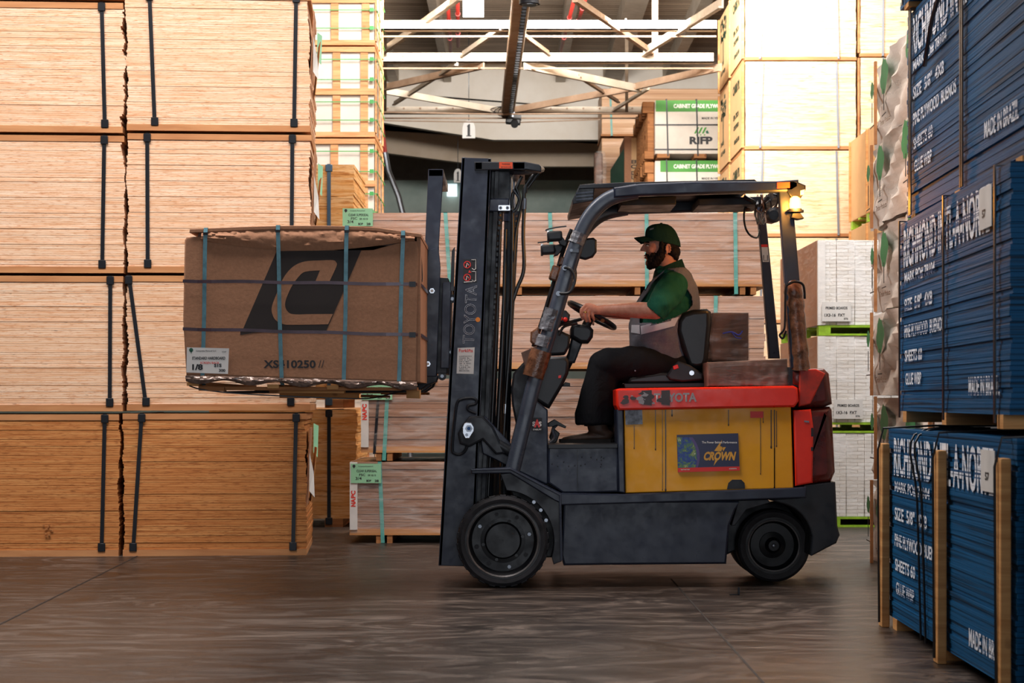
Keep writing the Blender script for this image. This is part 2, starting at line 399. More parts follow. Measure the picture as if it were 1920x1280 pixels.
def make_ceiling():
    m, nt, b = base('ceiling_planks', 0.8, 0, 0.2)
    f = noise(nt, coords(nt, (0.6, 5, 1), False), 1.0, 5, 0.7); c = ramp(nt, f, [(0.3, S('a8937e')), (0.7, S('ecd9c2'))])
    w = nt.nodes.new('ShaderNodeTexWave'); w.bands_direction = 'Y'; w.inputs['Scale'].default_value = 2.2; w.inputs['Distortion'].default_value = 0.2
    L(nt, coords(nt, (1,1,1), False), w.inputs['Vector']); c = mix(nt, c, S('3a2f27'), ramp(nt, w.outputs['Fac'], [(0.0, 0.9), (0.12, 0.0)]))
    L(nt, c, b.inputs['Base Color']); return m
M['ceiling'] = make_ceiling()
M['white_steel'] = m_paint('white_steel', 'b5a896', 'cfc4b4', 0.55, '8a7460', 0.5, 0, 3.0)
M['tan_steel'] = m_paint('rusty_tan_steel', '8f745d', 'ac917a', 0.6, '5d4636', 0.5, 0, 3.0)
M['far_white'] = m_paint('far_wall_white', 'e9dfd0', 'f8f2e8', 0.8, 'a88e76', 0.4, 0, 1.0)
M['far_beige'] = m_paint('far_wall_beige', 'b3a18d', 'c4b29d', 0.8, '7a6a5a', 0.3, 0, 0.8)
M['far_dark'] = m_paint('far_wall_dark', '5c554f', '6e665e', 0.8, '4a443e', 0.3, 0, 0.8)
M['far_teal'] = m_paint('far_wall_pale_teal', '98aca6', 'b6c4bc', 0.7, '7d8f8a', 0.3, 0, 1.2)
M['red_pipe'] = simple('red_pipe', 'b3352c', 0.45, 0, 0.1)
def make_white_boards():
    m, nt, b = base('primed_board_ends', 0.4, 0, 0.5)
    tc = nt.nodes.new('ShaderNodeTexCoord'); sp = nt.nodes.new('ShaderNodeSeparateXYZ'); L(nt, tc.outputs['Object'], sp.inputs[0])
    cb = nt.nodes.new('ShaderNodeCombineXYZ'); L(nt, sp.outputs[0], cb.inputs[0]); L(nt, sp.outputs[2], cb.inputs[1])
    br = nt.nodes.new('ShaderNodeTexBrick'); br.inputs['Scale'].default_value = 1.0; br.inputs['Brick Width'].default_value = 0.15; br.inputs['Row Height'].default_value = 0.03
    br.inputs['Mortar Size'].default_value = 0.0018; br.offset = 0.37; br.squash = 1.0
    br.inputs['Color1'].default_value = (*S('f4f2ef'), 1); br.inputs['Color2'].default_value = (*S('e6e1da'), 1); br.inputs['Mortar'].default_value = (*S('a89a8c'), 1)
    L(nt, cb.outputs[0], br.inputs['Vector'])
    f = noise(nt, coords(nt, (3,3,3)), 2.0, 5); c = mix(nt, br.outputs[0], S('f0eeec'), ramp(nt, f, [(0.5, 0.0), (0.62, 0.75)]))
    L(nt, c, b.inputs['Base Color']); bump(nt, b, noise(nt, coords(nt, (9, 9, 20)), 1.0, 5, 0.6, 1.2), 0.4, 0.02); return m
M['white_board'] = make_white_boards()
def make_skin():
    m, nt, b = base('skin', 0.5, 0, 0.4); f = noise(nt, coords(nt, (9,9,9)), 3.0, 4)
    L(nt, ramp(nt, f, [(0.3, S('c47f66')), (0.7, S('dd9f86'))]), b.inputs['Base Color'])
    b.inputs['Subsurface Weight'].default_value = 0.08; b.inputs['Subsurface Radius'].default_value = (0.01, 0.004, 0.002); return m
M['skin'] = make_skin()
def cloth(name, c, var=0.15, sc=260.0, rough=0.85):
    m, nt, b = base(name, rough, 0, 0.2); f = noise(nt, coords(nt, (1,1,1)), sc, 2); g = noise(nt, coords(nt, (7,7,4)), 1.0, 4, 0.6, 0.6)
    k = S(c); L(nt, ramp(nt, f, [(0.3, tuple(x*(1-var) for x in k)), (0.7, tuple(x*(1+var) for x in k))]), b.inputs['Base Color']); bump(nt, b, g, 0.55, 0.03); return m
M['shirt'] = cloth('green_polo', '1d5a45'); M['collar'] = cloth('dark_green_trim', '14372c'); M['vest'] = cloth('grey_vest', '77777f')
M['vest_trim'] = cloth('dark_vest_trim', '3e3b3e'); M['reflect'] = simple('reflective_tape', 'e6e8ee', 0.35, 0.0, 0.05)
M['trousers'] = cloth('black_trousers', '17181c'); M['cap'] = cloth('dark_green_cap', '17382d'); M['hair'] = cloth('dark_brown_hair', '1e1412', 0.4, 90.0, 0.7)
M['boot'] = simple('brown_leather', '4a3427', 0.55, 0, 0.3, 12, 0.2); M['sole'] = simple('boot_sole', '1d1916', 0.8, 0, 0.2)
M['eye'] = simple('eye_dark', '1c1513', 0.2, 0, 0.0); M['eyewhite'] = simple('eye_white', 'cfc4be', 0.3, 0, 0.0); M['lip'] = simple('lip', '9c5046', 0.5, 0, 0.05)
M['gold'] = simple('gold_ring', 'caa24a', 0.25, 0.9, 0.05)
def make_glow():
    m = bpy.data.materials.new('amber_lamp_glow'); m.use_nodes = True; b = m.node_tree.nodes['Principled BSDF']
    b.inputs['Base Color'].default_value = (1, 0.5, 0.08, 1); b.inputs['Emission Color'].default_value = (1, 0.30, 0.02, 1); b.inputs['Emission Strength'].default_value = 28; return m
M['glow'] = make_glow()
def make_window():
    m = bpy.data.materials.new('far_window_glow'); m.use_nodes = True; b = m.node_tree.nodes['Principled BSDF']
    b.inputs['Emission Color'].default_value = (0.8, 0.95, 1, 1); b.inputs['Emission Strength'].default_value = 0.9; return m
M['window'] = make_window()
def make_crown():
    m, nt, b = base('earth_sticker', 0.35); return m

# ---------------------------------------------------------------- the setting
def struct(o): return tag(o, kind='structure')
b = MB(); b.box((-14, -8, -0.1), (14, 40, 0), M['floor']); struct(b.build('floor'))
b = MB(); b.box((-14, -8, 6.6), (14, 40, 6.75), M['ceiling']); struct(b.build('ceiling'))
# expansion joints in the slab
jm = simple('joint_filler', '1d1713', 0.7, 0, 0.2)
def joint(n, a, c, w):
    b = MB(); a = Vector(a); c = Vector(c); d = (c-a).normalized(); s_ = Vector((-d.y, d.x, 0))*w/2
    b.quad([a-s_, c-s_, c+s_, a+s_], jm); struct(b.build('trim_%d' % n))
gp = lambda px, py, z=0.0015: Vector(((px-960)/F*(H*F/(py-HY)), H*F/(py-HY), z))
joint(1, gp(-40, 1190), gp(262, 1040), 0.012); joint(2, gp(1258, 1085), gp(1440, 1290), 0.010)
# far walls
b = MB(); b.box((-14, 38.0, 5.40), (14, 38.2, 6.6), M['far_dark']); b.box((-14, 38.0, 0), (14, 38.2, 5.40), M['far_teal']); struct(b.build('wall_back'))
b = MB(); z = lambda y, Z: H-(y-HY)/F*Z
b.poly([(-8, z(208,34)), (8, z(208,34)), (8, z(312,34)), (W(925,0,34).x, z(312,34)), (W(720,0,34).x, z(286,34)), (-8, z(180,34))], 34, 34.2, M['far_beige']); struct(b.build('wall_rear_upper'))
b = MB(); Zw = 32.0
b.poly([(-8, 6.6), (8, 6.6), (8, z(262,Zw)), (W(925,0,Zw).x, z(262,Zw)), (W(720,0,Zw).x, z(230,Zw)), (-8, z(120,Zw))], Zw, Zw+0.2, M['far_white']); struct(b.build('wall_rear_gable'))
b = MB(); b.box((-14, -8, 0), (-13.8, 40, 6.6), M['far_beige']); struct(b.build('wall_left'))
b = MB(); b.box((13.8, -8, 0), (14, 40, 6.6), M['far_beige']); struct(b.build('wall_right'))
b = MB(); b.box((W(838,0,37.9).x, 37.86, z(368,37.9)), (W(857,0,37.9).x, 37.96, z(345,37.9)), M['window']); struct(b.build('window_1'))
tn = [10]
def beam(p, q, w, h, m, name=None):
    """steel member from p to q: an angle section with a web and a flange"""
    b = MB(); p = Vector(p); q = Vector(q)
    b.sweep([p, q], [(-w/2,-h/2),(w/2,-h/2),(w/2,-h/2+0.02),(-w/2+0.02,-h/2+0.02),(-w/2+0.02,h/2),(-w/2,h/2)], m, up=(0,0,1), smooth=False)
    if name is None: name = 'trim_%d' % tn[0]; tn[0] += 1
    return struct(b.build(name))
def chord(px0, px1, py, Z, h, m, rivets=True, dy=0.0):
    b = MB(); x0 = W(px0,0,Z).x; x1 = W(px1,0,Z).x; zz = z(py, Z)
    b.box((x0, Z, zz-h/2), (x1, Z+0.02, zz+h/2), m); b.box((x0, Z, zz-h/2), (x1, Z+0.12, zz-h/2+0.015), m)
    if rivets:
        n = int((x1-x0)/0.22)
        for k in range(n): b.cyl((x0+0.1+k*0.22, Z, zz+0.02), (x0+0.1+k*0.22, Z-0.012, zz+0.02), 0.014, M['tan_steel'], 6)
    b.sweep([(x0, Z+0.05, zz-h/2-0.06), (x1, Z+0.05, zz-h/2-0.06)], rrect(0.022, 0.022, 0.01, 2), M['tan_steel'], up=(0,0,1))
    nm = 'trim_%d' % tn[0]; tn[0] += 1
    return struct(b.build(nm))
Z1, Z2, Z3 = 20.0, 22.0, 25.9
chord(560, 1344, 47, Z1, 0.10, M['white_steel'], False); chord(560, 1338, 108, Z2, 0.11, M['white_steel']); chord(560, 1212, 206, Z3, 0.09, M['white_steel'])
def br(px0, py0, Za, px1, py1, Zb, w=0.05, h=0.10, m='white_steel'): beam(W(px0,py0,Za), W(px1,py1,Zb), w, h, M[m])
br(700, 107, Z2, 862, -8, Z2-3, 0.05, 0.09); br(866, 102, Z2, 940, 50, Z1, 0.04, 0.07); br(738, 194, Z3, 856, 118, Z2, 0.04, 0.06)
br(700, 168, Z3-1.6, 905, 122, Z2, 0.05, 0.09, 'tan_steel'); br(712, 168, Z3-1.4, 935, 207, Z3, 0.05, 0.09)
br(985, 122, Z2, 1200, 166, Z3-1.6, 0.05, 0.10); br(962, 206, Z3, 1192, 163, Z3-1.6, 0.05, 0.09, 'tan_steel'); br(1185, 163, Z3-1.6, 1350, 126, Z2, 0.05, 0.09, 'tan_steel')
br(978, 62, Z1, 1030, 100, Z2, 0.04, 0.06, 'tan_steel'); br(1078, -4, Z1-2, 1222, 96, Z2, 0.05, 0.08, 'tan_steel'); br(1205, 98, Z2, 1352, 5, Z1-2, 0.05, 0.10)
br(1085, 142, Z2+1, 1160, 190, Z3, 0.04, 0.05, 'tan_steel'); br(1175, 40, Z2, 1175, 205, Z3, 0.04, 0.07); br(1228, -5, Z2, 1228, 100, Z2, 0.03, 0.07)
br(1150, 206, Z3, 1215, 165, Z3-1.4, 0.04, 0.05); br(722, 50, Z1+.5, 722, 206, Z3, 0.04, 0.06)
# lengthwise centre girder with its chain-like cable tray
b = MB(); p = W(970, 0, 18.2); q = W(947, 209, Z3)
b.sweep([p-(q-p)*0.2, q], rrect(0.10, 0.16, 0.01, 1), M['tan_steel'], up=(0,0,1), smooth=False)
b.sweep([p+Vector((.1,0,.02))-(q-p)*0.2, q+Vector((.1,0,.02))], rrect(0.05, 0.10, 0.01, 1), M['white_steel'], up=(0,0,1), smooth=False)
for k in range(46):
    c = p.lerp(q, k/46)+Vector((0.065, 0, -0.075)); b.obox(c, (0.05, 0.05, 0.03), M['truck_dark'])
struct(b.build('trim_%d' % tn[0])); tn[0] += 1
# rafters under the planks, purlins running away from the camera
for px, w_ in ((736, 0.16), (838, 0.12), (1052, 0.16), (1150, 0.30), (1255, 0.16), (640, .16)):
    b = MB(); x = (px-960)/F*31.5; b.box((x-w_/2, 20, 6.34), (x+w_/2, 31.9, 6.6), M['white_steel']); struct(b.build('trim_%d' % tn[0])); tn[0] += 1
for yy in (21.5, 24.8, 28.0):
    b = MB(); b.box((-8, yy, 6.45), (8, yy+0.12, 6.6), M['far_dark']); struct(b.build('trim_%d' % tn[0])); tn[0] += 1
# thin cables strung below the lower chord
b = MB(); b.tube([W(715,210,25.5), W(930,214,25.5), W(1210,212,25.5)], 0.012, M['tan_steel'], 6); b.tube([W(715,226,27), W(960,230,27), W(1125,224,27)], 0.008, M['tan_steel'], 6); struct(b.build('trim_%d' % tn[0])); tn[0] += 1
# roof things that could be taken down
def pipe(name, a, c, r, label, group=None):
    b = MB(); b.cyl(a, c, r, M['red_pipe'], 10)
    for t in (0.3, 0.7): p = Vector(a).lerp(Vector(c), t); d = (Vector(c)-Vector(a)).normalized(); b.cyl(p-d*.03, p+d*.03, r*1.4, M['red_pipe'], 10)
    tag(b.build(name), label, 'pipe', group)
def cz(px, py, Zc=6.45): Zv = (Zc-H)*F/(HY-py); return Vector(((px-960)/F*Zv, Zv, Zc))
pipe('sprinkler_pipe', W(840,8,23.5), W(845,96,27.5), 0.024, 'red sprinkler pipe hanging left of the upper numbered sign')
pipe('sprinkler_pipe', W(858,-4,23), W(859,87,27), 0.024, 'short red sprinkler pipe just behind the upper numbered sign')
pipe('sprinkler_pipe', W(1076,2,23.5), W(1051,96,27.5), 0.024, 'longer red sprinkler pipe right of the round black lamp')
pipe('sprinkler_pipe', W(1098,-4,23), W(1080,56,26), 0.024, 'shorter red sprinkler pipe at the top edge, second right of the black lamp')
def sign(px0, py0, px1, py1, Z, label, curve=0.0, cut=False):
    a = W(px0,py1,Z); c = W(px1,py0,Z); w = c.x-a.x; h = c.z-a.z
    e = empty('numbered_sign', ((a.x+c.x)/2, Z, a.z), 0, label, 'sign', 'aisle number signs')
    b = MB()
    if curve:
        n = 14; xz = [(a.x, a.z), (c.x, a.z)]+[((a.x+c.x)/2+w/2*math.cos(math.pi*k/n)**1, a.z+h*(0.55+0.45*math.sin(math.pi*k/n))) for k in range(n+1)]
        b.poly(xz, Z, Z+0.012, M['white'])
    else: b.box((a.x, Z, a.z), (c.x, Z+0.012, c.z), M['white'])
    b.build('panel', e)
    b = MB(); cx = (a.x+c.x)/2; b.poly([(cx-w*.1, a.z+h*.15), (cx+w*.1, a.z+h*.15), (cx+w*.1, a.z+h*.8), (cx+w*.0, a.z+h*.8), (cx-w*.16, a.z+h*.68), (cx-w*.1, a.z+h*.64)], Z-0.004, Z, M['ink'])
    b.poly([(cx-w*.2, a.z+h*.1), (cx+w*.2, a.z+h*.1), (cx+w*.2, a.z+h*.15), (cx-w*.2, a.z+h*.15)], Z-0.004, Z, M['ink']); b.build('numeral', e)
    b = MB(); b.cyl((cx, Z+.006, c.z), (cx, Z+.006, 6.6), 0.006, M['steel'], 6); b.build('hanger', e)
sign(868, -22, 907, 32, 19.5, 'flat white sign with dark numeral 1 at the top edge under the roof steel')
sign(867, 226, 891, 259, 29, 'white rounded sign with dark numeral 1 below the lowest roof chord', 1)
sign(851, 316, 866, 342, 33, 'small white rounded sign half hidden by the forklift mast, farthest of the three', 1)
b = MB(); c = W(993, 4, 17.5); b.cyl(c+Vector((0,0,-.02)), c+Vector((0,0,.05)), 0.095, M['truck_dark'], 24); b.cyl(c+Vector((0,0,.05)), c+Vector((0,0,.16)), 0.06, M['blackplastic'], 20); b.cyl(c+Vector((0,0,-.03)), c+Vector((0,0,-.02)), 0.07, M['steel'], 20)
b.cyl(c+Vector((0,0,.16)), c+Vector((0,0,1.3)), 0.008, M['steel'], 6)
tag(b.build('ceiling_lamp'), 'round black lamp hanging at the top edge right of the centre girder', 'lamp')
e = empty('security_camera', W(962, 226, Z3), 0, 'black camera cluster with loose wires under the centre girder joint', 'camera')
b = MB(); c = W(962, 228, Z3-.1); b.obox(c, (.2,.16,.07), M['blackplastic'], (0,.1,0), .015); b.cyl(c+Vector((.02,-.06,-.02)), c+Vector((.02,-.16,-.06)), .05, M['blackplastic']); b.obox(c+Vector((.06,0,.06)), (.1,.1,.08), M['blackplastic']); b.obox(c+Vector((0,0,.11)), (.04,.04,.1), M['steel']); b.build('housing', e)
b = MB()
for k in range(3): b.tube([c+Vector((-.05+.05*k,0,.05)), c+Vector((-.2-.05*k,-.02,.09+.03*k)), c+Vector((-.14,-.02,.2)), c+Vector((-.02,0,.16))], 0.006, M['hose'], 5, smooth_path=5)
b.build('cable', e)
b = MB(); b.tube([W(722,286,30), W(728,320,30), W(747,368,30), W(760,420,30), Vector((W(770,0,30).x,30,0))], 0.045, M['steel'], 10); b.tube([W(716,236,30), W(722,286,30)], 0.035, M['red_pipe'], 8); tag(b.build('drain_pipe'), 'grey bent pipe with a red upper end by the far wall left of the mast', 'pipe')
# ---------------------------------------------------------------- packs of sheets
def sheets(e, wx, dy, h, m, n=44, jit=0.006, bulge=0.0, z0=0.0, name='sheets', seed=1, lean=0.0):
    """n real sheets lying on each other; each is shifted a little; e is the pack's empty (origin: centre of the front bottom edge)"""
    r = random.Random(seed); b = MB(); t = h/n; M0 = world_of(e); off = 0
    for k in range(n):
        off = off*0.8+r.uniform(-jit, jit); oy = r.uniform(-.0012, .0012); ox = off + lean*k/n
        if k % 7 == 3: oy -= .002
        g = 0.0006
        b.box((-wx/2+ox, oy, z0+k*t), (wx/2+ox, dy+oy, z0+(k+1)*t-g), m)
    bmesh.ops.transform(b.bm, matrix=M0, verts=b.bm.verts)
    return b.build(name, e)
def strap_loop(e, x0, x1, dy, h, m, w=0.028, z0=0.0, clip=True, back=True, name='strap', gap=0.012, front=0.0):
    """a flat band round the pack: up the front (from x0 at the bottom to x1 at the top), over and down the back"""
    b = MB(); y = -gap-front; t = 0.004
    def seg(a, c, wv):
        a = Vector(a); c = Vector(c); wv = Vector(wv)*w/2; d = (c-a).normalized(); nn = d.cross(wv.normalized())*t
        v = [b.bm.verts.new(p) for p in (a-wv, a+wv, c+wv, c-wv, a-wv+nn, a+wv+nn, c+wv+nn, c-wv+nn)]
        fs = [b.bm.faces.new([v[i] for i in f]) for f in ((0,1,2,3),(7,6,5,4),(0,4,5,1),(1,5,6,2),(2,6,7,3),(3,7,4,0))]
        bmesh.ops.recalc_face_normals(b.bm, faces=fs); b._fin(fs, m)
    seg((x0, y, z0), (x1, y, z0+h+.004), (1,0,0)); seg((x1, y, z0+h+.004), (x1, dy+gap, z0+h+.004), (1,0,0))
    if back: seg((x1, dy+gap, z0+h), (x0, dy+gap, z0), (1,0,0)); seg((x0, dy+gap, z0+.0), (x0, y, z0), (1,0,0))
    if clip:
        for zz, xx in ((z0+0.03, x0), (z0+h-0.03, x1)): b.box((xx-w*.95, y-.008, zz-.028), (xx+w*.95, y+.006, zz+.028), m, .003, 1)
    bmesh.ops.transform(b.bm, matrix=world_of(e), verts=b.bm.verts)
    return b.build(name, e)
def lbox(e, lo, hi, m, name, bev=0.0, sub=None):
    b = MB(); b.box(lo, hi, m, bev); bmesh.ops.transform(b.bm, matrix=world_of(e), verts=b.bm.verts); return b.build(name, sub or e)

# ---- the big left stack: two columns of plywood
YA = math.radians(4.0)
GRP = 'plywood stacks of the left wall'
colx = [(-2.640+0.0), (-1.985)]
zb1 = [0.0, 0.975, 1.905, 2.850, 3.745]; ztop1 = [0.955, 1.885, 2.83, 3.725, 4.6]
zb2 = [0.0, 0.980, 1.910, 2.868, 3.82]; ztop2 = [0.96, 1.89, 2.848, 3.80, 4.7]
Zf = 13.03
def px2x(px, Z=Zf): return (px-960)/F*Z
straps1 = [(197,203),(212,213),(198,202),(203,197),(200,200)]     # bottom px, top px
straps2 = [[(254,270),(550,556)],[(278,246),(546,548)],[(281,280),(547,549)],[(294,284),(552,556)],[(290,290),(556,556)]]
lab1 = ['lowest plywood stack at the far left with a small dark scorch mark near its foot', 'second plywood stack from the floor in the far left column',
        'third plywood stack from the floor in the far left column', 'fourth plywood stack from the floor in the far left column with splayed right edges', 'topmost plywood stack of the far left column, only its underside strip in view']
lab2 = ['lowest amber plywood stack right of the far left column with leaning black straps', 'plywood stack on the floor-level one, mostly behind the cardboard bundle, its left strap bowed',
        'plywood stack just above the lifted cardboard bundle with torn paper on its right end', 'tall pale plywood stack with a slanted left strap at the top of the second column', 'plywood stack above the top edge in the second column']
for ci, (xl, xr, zb, zt, labs) in enumerate(((-107, 236, zb1, ztop1, lab1), (245, 583, zb2, ztop2, lab2))):
    for k in range(5 if ci == 0 else 4):
        if ci == 0 and k == 4: pass
        sh = R.uniform(-0.006, 0.006)
        if k == 0: sh -= 0.03
        x0 = px2x(xl)+sh; x1 = px2x(xr)+sh; cx = (x0+x1)/2; wx = (x1-x0)
        yy = Zf+(cx-px2x(583))*math.tan(YA)
        e = empty('plywood_stack', (cx, yy, zb[k]), YA, labs[k], 'plywood', GRP)
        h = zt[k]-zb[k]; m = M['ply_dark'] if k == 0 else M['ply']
        lbox(e, (-wx/2-.004, -.012, 0), (wx/2+.004, 1.22, 0.042), M['cover'], 'base_board')
        sheets(e, wx, 1.22, h-0.085, m, 56, 0.006 if not (ci == 0 and k == 3) else 0.012, z0=0.043, seed=ci*10+k, lean=0.0)
        lbox(e, (-wx/2-.006, -.006, h-0.04), (wx/2+.006, 1.22, h), M['cover'], 'cover_board')
        for (a, c) in ([straps1[k]] if ci == 0 else straps2[k]):
            strap_loop(e, (px2x(a)-cx), (px2x(c)-cx), 1.22, h-.03, M['strap'], 0.026, z0=.03)
        if ci == 0: strap_loop(e, -.42, -.42, 1.22, h-.03, M['strap'], 0.026, z0=.03)
        if ci == 0 and k == 0:
            b = MB(); rr = random.Random(3)
            for q in range(14):
                x_ = px2x(97)-cx+rr.uniform(-.03,.03); z_ = .17+rr.uniform(-.04,.05); b.box((x_, -.013, z_), (x_+.012, -.006, z_+.006), M['pine_dark'])
            bmesh.ops.transform(b.bm, matrix=world_of(e), verts=b.bm.verts); b.build('scorch_mark', e)
        if ci == 1:
            # end of the pack: cardboard corner, paper slips and a green card standing off the right side
            rr = random.Random(50+k); b = MB()
            b.obox((wx/2+.012, .25, h*.62), (.006, .40, h*.55), M['cardboard'], (0, .05, 0)); b.obox((wx/2+.03, .55, h*.55), (.004, .22, h*.4), M['pine'], (0,.1,.1))
            bmesh.ops.transform(b.bm, matrix=world_of(e), verts=b.bm.verts); b.build('end_board', e)
            b = MB(); b.quad([(wx/2+.02, .05, h*.45), (wx/2+.055, .12, h*.40), (wx/2+.045, .2, h*.58), (wx/2+.02, .1, h*.72)], M['paper']); bmesh.ops.transform(b.bm, matrix=world_of(e), verts=b.bm.verts); b.build('paper_slip', e); b = MB(); b.quad([(wx/2+.02,.9,h*.7),(wx/2+.05,.92,h*.66),(wx/2+.055,.98,h*.9),(wx/2+.02,.94,h*.92)], M['green_label'])
            bmesh.ops.transform(b.bm, matrix=world_of(e), verts=b.bm.verts); b.build('green_slip', e)

# ---- smaller column of plywood behind it
Zs = 15.9
for k, (zb, zt, lab) in enumerate(((0.0, 0.97, 'short plywood stack on the floor between the left wall of sheets and the film-wrapped bundles'), (0.985, 1.96, 'plywood stack behind the cardboard bundle in the narrow rear column'), (1.975, 3.0, 'narrow rear plywood stack with one blue-black strap, topmost beside the slatted crates'))):
    x1 = px2x(668 if k < 2 else 664, Zs); e = empty('plywood_stack', (x1-.61, Zs, zb), 0, lab, 'plywood', 'plywood stacks of the narrow rear column')
    lbox(e, (-.60, .0, 0), (-.45, 1.2, .07), M['pine_dark'], 'bearer'); lbox(e, (.35, .0, 0), (.5, 1.2, .07), M['pine_dark'], 'bearer'); lbox(e, (-.05, .0, 0), (.1, 1.2, .07), M['pine_dark'], 'bearer')
    sheets(e, 1.22, 1.22, zt-zb-.07, M['ply_far'], 34, 0.008, z0=.07, seed=80+k)
    strap_loop(e, px2x(617,Zs)-x1+.61, px2x(617,Zs)-x1+.61, 1.22, zt-zb-.02, M['strap_blue'] if k else M['strap'], .03, z0=.02)
# ---- bundles of long boards under film behind the truck
Zwb = 14.1
rows = [(657, .06, .598), (678, .665, 1.208), (668, 1.28, 1.815), (643, 1.885, 2.425)]
wl = ['film-wrapped bundle of long boards on the floor with a green card at its corner', 'film-wrapped board bundle second from the floor with a round spot on its green card',
      'film-wrapped bundle of boards third from the floor behind the seated driver', 'topmost film-wrapped bundle of boards behind the overhead guard']
for k, (pxl, zb, zt) in enumerate(rows):
    x0 = px2x(pxl, Zwb); x1 = px2x([1432,1428,1436,1440][k], Zwb); cx = (x0+x1)/2; wx = x1-x0
    e = empty('board_bundle', (cx, Zwb, zb-.06), 0, wl[k], 'bundle', 'film-wrapped board bundles behind the forklift')
    h = zt-zb+.06
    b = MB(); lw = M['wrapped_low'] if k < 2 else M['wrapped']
    n = 9; rr = random.Random(k)
    for q in range(n):
        z0 = .10+(h-.10)*q/n; b.box((-wx/2+rr.uniform(0,.012), rr.uniform(-.006,.004), z0), (wx/2-rr.uniform(0,.02), 1.2, z0+(h-.10)/n-.0008), lw, .002, 1)
    bmesh.ops.transform(b.bm, matrix=world_of(e), verts=b.bm.verts); b.build('boards', e)
    lbox(e, (-wx/2-.005, -.008, .06), (wx/2, 1.2, .105), M['wood_base'], 'bottom_board')
    bl = px2x(718, Zwb)-cx
    for q, xx in enumerate((bl, bl+.95, bl+1.9, px2x(1400, Zwb)-cx)):
        lbox(e, (xx-.05, .0, 0), (xx-.01, 1.2, .06), M['pine_dark'], 'bearer'); lbox(e, (xx+.03, .0, 0), (xx+.07, 1.2, .06), M['pine_dark'], 'bearer')
    sx = [[(718,712)], [(720,728)], [(1340,1342)], [(845,835),(1037,1031),(1213,1212),(1380,1378)]][k]
    for a, c in sx: strap_loop(e, px2x(a,Zwb)-cx, px2x(c,Zwb)-cx, 1.2, h, M['strap_teal'], .028, clip=False)
    if k == 1: strap_loop(e, px2x(702,Zwb)-cx, px2x(712,Zwb)-cx, 1.2, h-.05, M['strap'], .02, z0=.05, clip=False, front=.004)
    # sheet of film over the front
    b = MB(); nx, nz = 44, 10
    rr = random.Random(k+5); g = [[b.bm.verts.new((-wx/2+wx*i/nx, -.016+rr.uniform(-.005,.004), .075+(h-.08)*j/nz)) for j in range(nz+1)] for i in range(nx+1)]
    fs = [b.bm.faces.new((g[i][j], g[i+1][j], g[i+1][j+1], g[i][j+1])) for i in range(nx) for j in range(nz)]; b._fin(fs, M['film'], True)
    bmesh.ops.transform(b.bm, matrix=world_of(e), verts=b.bm.verts); b.build('film', e)
    if k != 2:
        lw_, lh = .222, [.142,.135,.13][min(k,2)]
        lx = -wx/2+.005 if k != 3 else -wx/2; lz = h-.155 if k != 3 else h-.10
        cd = lbox(e, (lx, -.030, lz), (lx+lw_, -.026, lz+lh), M['green_label'], 'green_card')
        o = world_of(e) @ Vector((lx, -.031, lz)); rt = (1,0,0); up = (0,0,1)
        def tt(s, x, z_, w, h_, mm='ink', bo=.02): return text(s, 'lettering', cd, M[mm], o+Vector((x, 0, z_)), rt, up, w, h_, bo)
        ls = [tt('CLEAR SUPERSEAL', .042, lh*.56, .15, .018), tt('FSC', .062, lh*.36, .045, .018), tt('3/4', .035, lh*.16, .045, .022), tt('SS G1S', .125, lh*.36, .06, .012),
              tt('BDP', .115, lh*.06, .035, .016, 'ink', .04), tt('28', .175, lh*.05, .03, .018, 'ink', .04), tt('Composite Plywood LLC', .055, lh*.82, .11, .01)]
        b = MB(); b.cyl(o+Vector((.024,0,lh*.88)), o+Vector((.024,-.001,lh*.88)), .011, M['ink_green'], 10); b.box(o+Vector((.022,-.001,lh*.76)), o+Vector((.026,0,lh*.86)), M['ink_green'])
        ls.append(b.build('lettering', cd)); join_into(ls[0], ls[1:])
        if k == 1: b = MB(); c = o+Vector((.19,-.002,.03)); b.cyl(c, c+Vector((0,.001,0)), .02, M['white'], 20); b.build('number_spot', cd)
        if k < 2:
            lbox(e, (-wx/2-.003, -.022, .10), (-wx/2+.052, 1.2, h-.002), M['paper'], 'edge_board'); c = world_of(e) @ Vector((-wx/2+.04, -.0235, .10+(.20 if k else .17)))
            a = text('NA', 'brand_lettering', e, M['ink_red'], c, (0,0,1), (-1,0,0), .06, .034, .05); a2 = text('PC', 't', e, M['ink_blue'], c+Vector((0,0,.062)), (0,0,1), (-1,0,0), .055, .034, .05); join_into(a, [a2])
